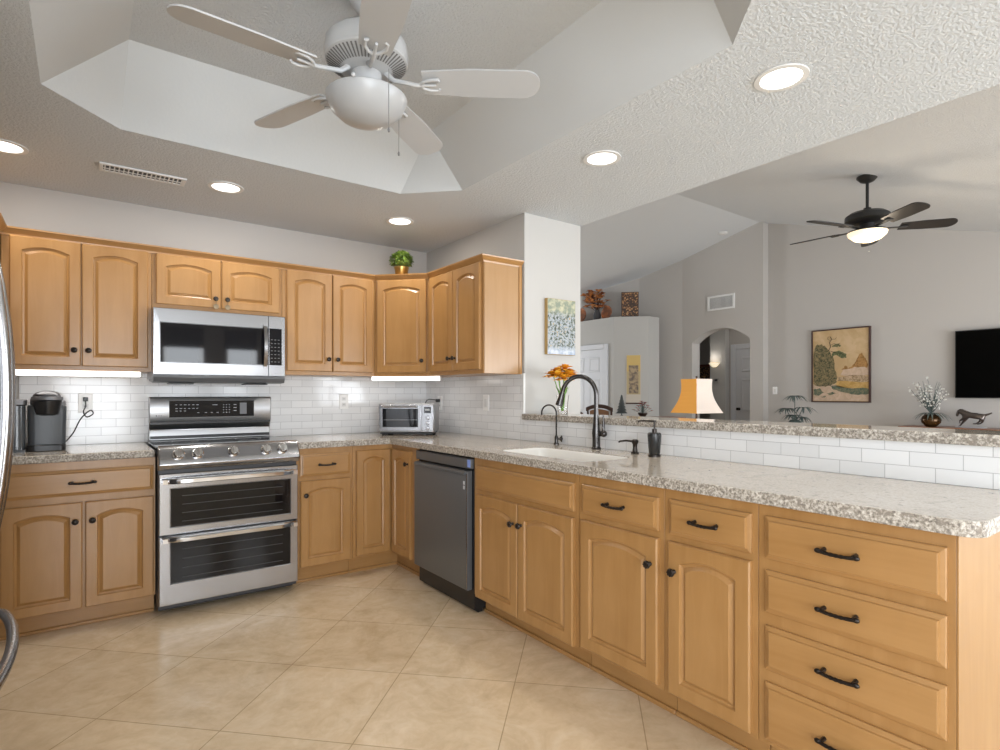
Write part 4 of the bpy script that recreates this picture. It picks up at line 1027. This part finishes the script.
mb = B(-.04, .04, -.13, .15, 0, .008); mb.build('plinth', mat('pale_stone', (.55, .56, .60), .3), hs, bevel=.003)
B(.012, .020, .125, .135, .0081, .016).build('hoof_peg', BRZ, hs); 

# small side table with metal palm
st = thing('side_table', 'dark side table against the far wall under the landscape painting', 'table', (5.75, -.28, 0))
B(-.18, .18, -.25, .25, .74, .77).build('top', WC, st, bevel=.004)
for sx in (-1, 1):
    for sy in (-1, 1): B(sx*.15-.015, sx*.15+.015, sy*.22-.015, sy*.22+.015, 0, .7395).build('leg', WC, st)
mp_ = thing('metal_palm', 'grey-green arching palm fronds in a squat pot on the side table', 'plant', (5.74, -.29, .7705))
MB().lathe([(.06, 0), (.07, .004), (.09, .05), (.06, .085), (.05, .09), (0, .088)], seg=20).build('pot', DARKG, mp_, smooth=True)
mb = MB(); rnd = random.Random(3)
for k, (dy, h_) in enumerate(((.12, .24), (-.11, .26), (0, .42), (.02, .15), (-.08, .12))):
    mb.tube([(0, 0, .08), (0, dy*.6, h_*.6), (0, dy, h_)], .005, 6)
    for i in range(16):
        a = 2*pi*i/16+rnd.uniform(-.2, .2); mb.leaf((0, dy, h_), (cos(a), sin(a), .45), rnd.uniform(.15, .23), .013, .78, 7)
mb.build('fronds', DARKG, mp_)

# lamp on a table behind the bar
lx, ly = 1.825, -1.39
lt = thing('lamp_table', 'dark wooden sofa table behind the bar under the square lamp', 'table', (lx, ly, 0))
B(-.2, .2, -.3, .3, .70, .73).build('top', WC, lt, bevel=.004)
for sx in (-1, 1):
    for sy in (-1, 1): B(sx*.17-.015, sx*.17+.015, sy*.27-.015, sy*.27+.015, 0, .6995).build('leg', WC, lt)
tl = thing('table_lamp', 'table lamp with square bell shade, its lamplit side painted amber beside the cream', 'lamp', (lx, ly, .7305), R(-55))
MB().lathe([(.07, 0), (.075, .01), (.03, .025), (.02, .05), (.045, .12), (.05, .17), (.02, .24), (.01, .26), (.008, .33), (0, .33)], seg=24).build('base', BRONZE, tl, smooth=True)
MB().tube([(0, 0, .32), (0, 0, .625)], .004, 8).build('stem', BRONZE, tl); MB().ball((0, 0, .635), .010, 8, (1, 1, 1.3)).build('finial', BRONZE, tl)
def shade_panel(k0, k1, m, name):
    mb = MB(); rows = []
    crn = [(-1, 0), (0, -1), (1, 0), (0, 1)]
    for i in range(9):
        t = i/8; hgt = .335+.285*t; r_ = .212-.085*t-.045*sin(pi*t)*.8
        a, b_ = crn[k0], crn[k1]; rows.append([(a[0]*r_+(b_[0]-a[0])*r_*s_/4, a[1]*r_+(b_[1]-a[1])*r_*s_/4, hgt) for s_ in range(5)])
    V_ = [[mb.bm.verts.new(p) for p in rr] for rr in rows]
    for a, b_ in zip(V_, V_[1:]):
        for i in range(4): mb.bm.faces.new((a[i], a[i+1], b_[i+1], b_[i]))
    return mb.build(name, m, tl, solid=.002)
AMB = mat('amber_painted_glow', (.62, .30, .07), .7, 0); CRM = mat('cream_shade', (.60, .52, .46), .7, 0)  # one shade in two colours: the warm lit side is painted amber
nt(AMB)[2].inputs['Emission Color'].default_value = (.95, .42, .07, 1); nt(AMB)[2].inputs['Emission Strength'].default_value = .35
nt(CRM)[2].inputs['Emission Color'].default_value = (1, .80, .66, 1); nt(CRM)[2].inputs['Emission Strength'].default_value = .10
shade_panel(0, 1, AMB, 'amber_glow_panel'); shade_panel(1, 2, CRM, 'cream_shade_panel'); shade_panel(2, 3, CRM, 'rear_shade_panel'); shade_panel(3, 0, AMB, 'rear_shade_panel')
pl_ = bpy.data.lights.new('lamp_bulb', 'POINT'); pl_.energy = 4; pl_.color = (1, .8, .55); pl_.shadow_soft_size = .04
o = bpy.data.objects.new('lamp_bulb', pl_); C.objects.link(o); o.location = (lx, ly, 1.2)

# buffet with tree figure, flowers; dining chairs in front
bf = thing('buffet_table', 'dark wood buffet table in the room beyond the faucet', 'table', (4.0, 1.1, 0), R(-36))
B(-.65, .65, -.2, .2, .865, .90).build('top', WC, bf, bevel=.004); B(-.6, .6, -.17, .17, .60, .8645).build('apron', WC, bf)
for sx in (-1, 1):
    for sy in (-1, 1): B(sx*.58-.02, sx*.58+.02, sy*.15-.02, sy*.15+.02, 0, .5995).build('leg', WC, bf)
def at(px_, D_, z):
    u = (px_-500)/FPX; a = R(YAW); return (CAMP[0]+D_*(cos(a)*u+sin(a)), CAMP[1]+D_*(-sin(a)*u+cos(a)), z)
tr = thing('tree_figure', 'small dark cone-shaped tree figure on the buffet behind the faucet', 'ornament', (3.80, 1.19, .9005))
mb = MB(); mb.lathe([(.03, 0), (.02, .02), (.01, .03), (.01, .06)], seg=10)
for k in range(6):
    z = .05+k*.042; r_ = .088-.013*k; mb.lathe([(r_, z), (r_*.45, z+.05), (0, z+.056)], seg=9)
mb.build('body', mat('pewter_green', (.09, .10, .10), .4, .4), tr); 
rfw = thing('flower_bowl', 'low bowl of dark red flowers on the buffet right of the tree figure', 'flowers', (4.05, 1.02, .9005))
MB().lathe([(.03, 0), (.04, .004), (.07, .05), (.06, .06), (0, .058)], seg=18).build('bowl', BRZ, rfw, smooth=True)
mb = MB(); g = MB(); rnd = random.Random(8)
for k in range(34):
    a = rnd.uniform(0, 2*pi); r_ = rnd.uniform(.02, .14); z = .22-r_*.9+rnd.uniform(-.03, .03); p = (r_*cos(a), r_*sin(a), z)
    g.tube([(0, 0, .05), p], .002, 4)
    if k % 3 == 0: g.leaf(p, (cos(a), sin(a), .3), .05, .012, .3, 3)
    for j in range(5): b_ = j*1.26; mb.leaf(p, (cos(b_), sin(b_), .5), .034, .013, .2, 3)
mb.build('blossoms', mat('dark_red_petal', (.36, .04, .04), .6), rfw); g.build('stems', DARKG, rfw)
DW_ = mat('mahogany', (.06, .025, .015), .3); LTH = mat('tan_leather', (.26, .13, .06), .5)
def dining_chair(label, loc, rz):
    t_ = thing('dining_chair', label, 'chair', loc, rz, 'dining chairs seen over the bar')
    B(-.23, .23, -.22, .22, .43, .48).build('seat', LTH, t_, bevel=.015)
    for sx in (-1, 1):
        MB().tube([(sx*.21, -.20, 0), (sx*.21, -.20, .43)], [.016, .02], 8).build('leg', DW_, t_)
        MB().tube([(sx*.21, .21, 0), (sx*.215, .215, .45), (sx*.22, .26, .98)], [.017, .02, .016], 8).build('leg', DW_, t_)
    mb = MB(); lp = []
    for i in range(13):
        t = i/12; x = -.245+.49*t; z = .985+.055*(1-(2*t-1)**2); lp.append([(x, .245, z-.03), (x, .275, z-.03), (x, .278, z+.03), (x, .25, z+.03)])
    mb.loops(lp); mb.build('top_rail', DW_, t_, bevel=.006)
    mb = MB(); lp = []
    for i in range(9):
        t = i/8; x = -.17+.34*t; lp.append([(x, .225, .62), (x, .25, .62), (x, .275, .965+.03*(1-(2*t-1)**2)), (x, .255, .965+.03*(1-(2*t-1)**2))])
    mb.loops(lp); mb.build('back_panel', LTH, t_)
    return t_
p = at(609, 8.9, 0); dining_chair('dark dining chair with tan leather back directly behind the tall faucet', p, R(98))
p = at(583, 6.6, 0); dining_chair('dining chair farther back toward the white entry door', p, R(92))

# plant shelf decor on the entry block
ZS = 2.5755
def place(px_, x): # point on vertical plane x at given pixel column
    u = (px_-500)/FPX; a = R(YAW); dx, dy = cos(a)*u+sin(a), -sin(a)*u+cos(a); t = (x-CAMP[0])/dx; return CAMP[1]+t*dy
TERR = mat('terracotta_glaze', (.42, .13, .05), .4); vv = coords(TERR); setcol(TERR, ramp(TERR, noise(TERR, vv, 9, 3), [(.4, (.20, .08, .04)), (.6, (.48, .16, .05))]))
def disc(name, label, y, r_):
    t_ = thing(name, label, 'pottery', (5.28, y, ZS))
    M = Matrix.Translation((0, 0, r_)) @ Matrix.Rotation(R(-78), 4, 'Y')
    MB().lathe([(r_*.3, -.03), (r_*.85, -.015), (r_, .02), (r_*.97, .024), (r_*.8, -.0), (0, -.012)], seg=28, M=M).build('dish', TERR, t_, smooth=True)
    B(-.01, .06, -.06, .06, 0, .012).build('easel', DW_, t_)
disc('display_plate', 'round orange plate at the left end of the high plant shelf', place(581, 5.28), .145)
disc('display_plate', 'round brown and orange plate right of the dried flowers on the high shelf', place(607, 5.28), .125)
dv = thing('dried_flower_vase', 'dark vase of orange dried flowers on the high plant shelf', 'vase', (5.24, place(597, 5.24), ZS))
MB().lathe([(.05, 0), (.065, .01), (.07, .10), (.045, .17), (.05, .19), (0, .188)], seg=20).build('vase', CHAR, dv, smooth=True)
mb = MB(); ob = MB(); rnd = random.Random(12); DOR = mat('dried_orange', (.55, .20, .06), .7); vv = coords(DOR); setcol(DOR, ramp(DOR, noise(DOR, vv, 14, 3), [(.4, (.28, .08, .03)), (.62, (.75, .33, .10))]))
for k in range(60):
    a = rnd.uniform(0, 2*pi); s_ = rnd.uniform(.02, .26); h_ = rnd.uniform(.04, .36)*(1.1-s_); p = (s_*cos(a)*.7, s_*sin(a)+.05, .19+h_)
    mb.tube([(0, 0, .17), (p[0]*.5, p[1]*.5, .19+h_*.6), p], .003, 4)
    for j in range(5): b_ = j*1.26+k; ob.leaf(p, (cos(b_), sin(b_), rnd.uniform(.2, 1.2)), .095, .032, .3, 3)
mb.build('stems', DW_, dv); ob.build('blooms', DOR, dv)
fp = thing('carved_panel', 'brown speckled square panel on a dark stand at the right of the high shelf', 'ornament', (5.50, place(630, 5.50), ZS), R(-45))
SPK = mat('speckled_panel', (.2, .1, .05), .5); vv = coords(SPK); setcol(SPK, ramp(SPK, noise(SPK, vv, 34, 2, .5), [(.50, (.05, .025, .015)), (.57, (.28, .12, .04)), (.66, (.48, .28, .12))]))
B(-.14, .14, -.02, .02, .035, .46).build('panel', SPK, fp, bevel=.004); B(-.145, .145, -.04, .04, 0, .0345).build('stand', BLACK, fp)
mb = MB(); mb.box(-.146, .146, -.016, .024, .461, .472); mb.box(-.151, -.141, -.016, .024, .0355, .472); mb.box(.141, .151, -.016, .024, .0355, .472); mb.build('rim', DW_, fp)
# hanging scroll on the chamfered wall
def chamfer_at(px_):
    u = (px_-500)/FPX; a = R(YAW); dx, dy = cos(a)*u+sin(a), -sin(a)*u+cos(a); D_ = ((5.1+2.516)-CAMP[0]-CAMP[1])/(dx+dy); return CAMP[0]+D_*dx, CAMP[1]+D_*dy
sx_, sy_ = chamfer_at(633.5)
sc = thing('hanging_scroll', 'narrow yellow hanging scroll with a dark flower painting on the angled wall', 'wall hanging', (sx_, sy_, 0), R(-45))
GOLD = mat('gold_silk', (.62, .44, .15), .6)
B(-.125, .125, -.012, -.003, 1.07, 1.905).build('backing', mat('scroll_border', (.58, .52, .44), .7), sc)
B(-.115, .115, -.0135, -.0122, 1.62, 1.90).build('gold_band', GOLD, sc); B(-.115, .115, -.0135, -.0122, 1.22, 1.619).build('silk', mat('tan_silk_band', (.50, .40, .22), .6), sc)
FLP = mat('flower_painting', (.3, .25, .2), .6); vv = coords(FLP); setcol(FLP, ramp(FLP, noise(FLP, vv, 22, 4, .65), [(.38, (.14, .11, .09)), (.52, (.34, .25, .15)), (.62, (.44, .33, .20))]))
B(-.082, .082, -.0148, -.0136, 1.235, 1.725).build('painted_panel', FLP, sc)
MB().tube([(-.135, -.010, 1.065), (.135, -.010, 1.065)], .012, 10).build('lower_rod', DW_, sc)

# hallway things
ha = thing('hall_artwork', 'dark red-brown hanging artwork seen through the arch', 'wall hanging', (8.19, 0, 0))
y_ = place(705, 8.19)
B(-.03, 0, y_-.16, y_+.16, 1.25, 1.85).build('panel', mat('red_brown_art', (.16, .05, .02), .5), ha); B(-.034, -.0305, y_-.12, y_+.12, 1.30, 1.80).build('picture', SPK, ha)
y_ = place(714.5, 6.98)
sc2 = thing('wall_sconce', 'white half-bowl wall sconce glowing in the hallway behind the arch', 'wall light', (6.979, y_, 1.78))
mb = MB(); lp = []
for r_, z in ((.03, -.06), (.07, -.03), (.105, .01), (.11, .015)):
    lp.append([(-r_*sin(pi*i/14)*.75, r_*cos(pi*i/14), z) for i in range(15)])
mb.loops(lp, True, False, closed=True); mb.build('bowl', LITW, sc2, smooth=True)
pl_ = bpy.data.lights.new('hall_fill_light', 'POINT'); pl_.energy = 4; pl_.color = (1, .95, .88); pl_.shadow_soft_size = .12  # unseen fill lamp added to brighten the hallway
o = bpy.data.objects.new('hall_fill_light', pl_); C.objects.link(o); o.location = (6.6, .75, 2.4)
pl_ = bpy.data.lights.new('sconce_lamp', 'POINT'); pl_.energy = .9; pl_.color = (1, .93, .84); pl_.shadow_soft_size = .05
o = bpy.data.objects.new('sconce_lamp', pl_); C.objects.link(o); o.location = (6.87, y_, 1.90)
th = thing('thermostat', 'small grey thermostat on the hallway wall below the sconce', 'thermostat', (6.979, place(717, 6.98), 1.47))
B(-.03, 0, -.05, .05, -.045, .045).build('case', mat('thermo_grey', (.40, .38, .36), .5), th, bevel=.006); B(-.031, -.0302, -.03, .03, -.01, .03).build('display', CHAR, th)
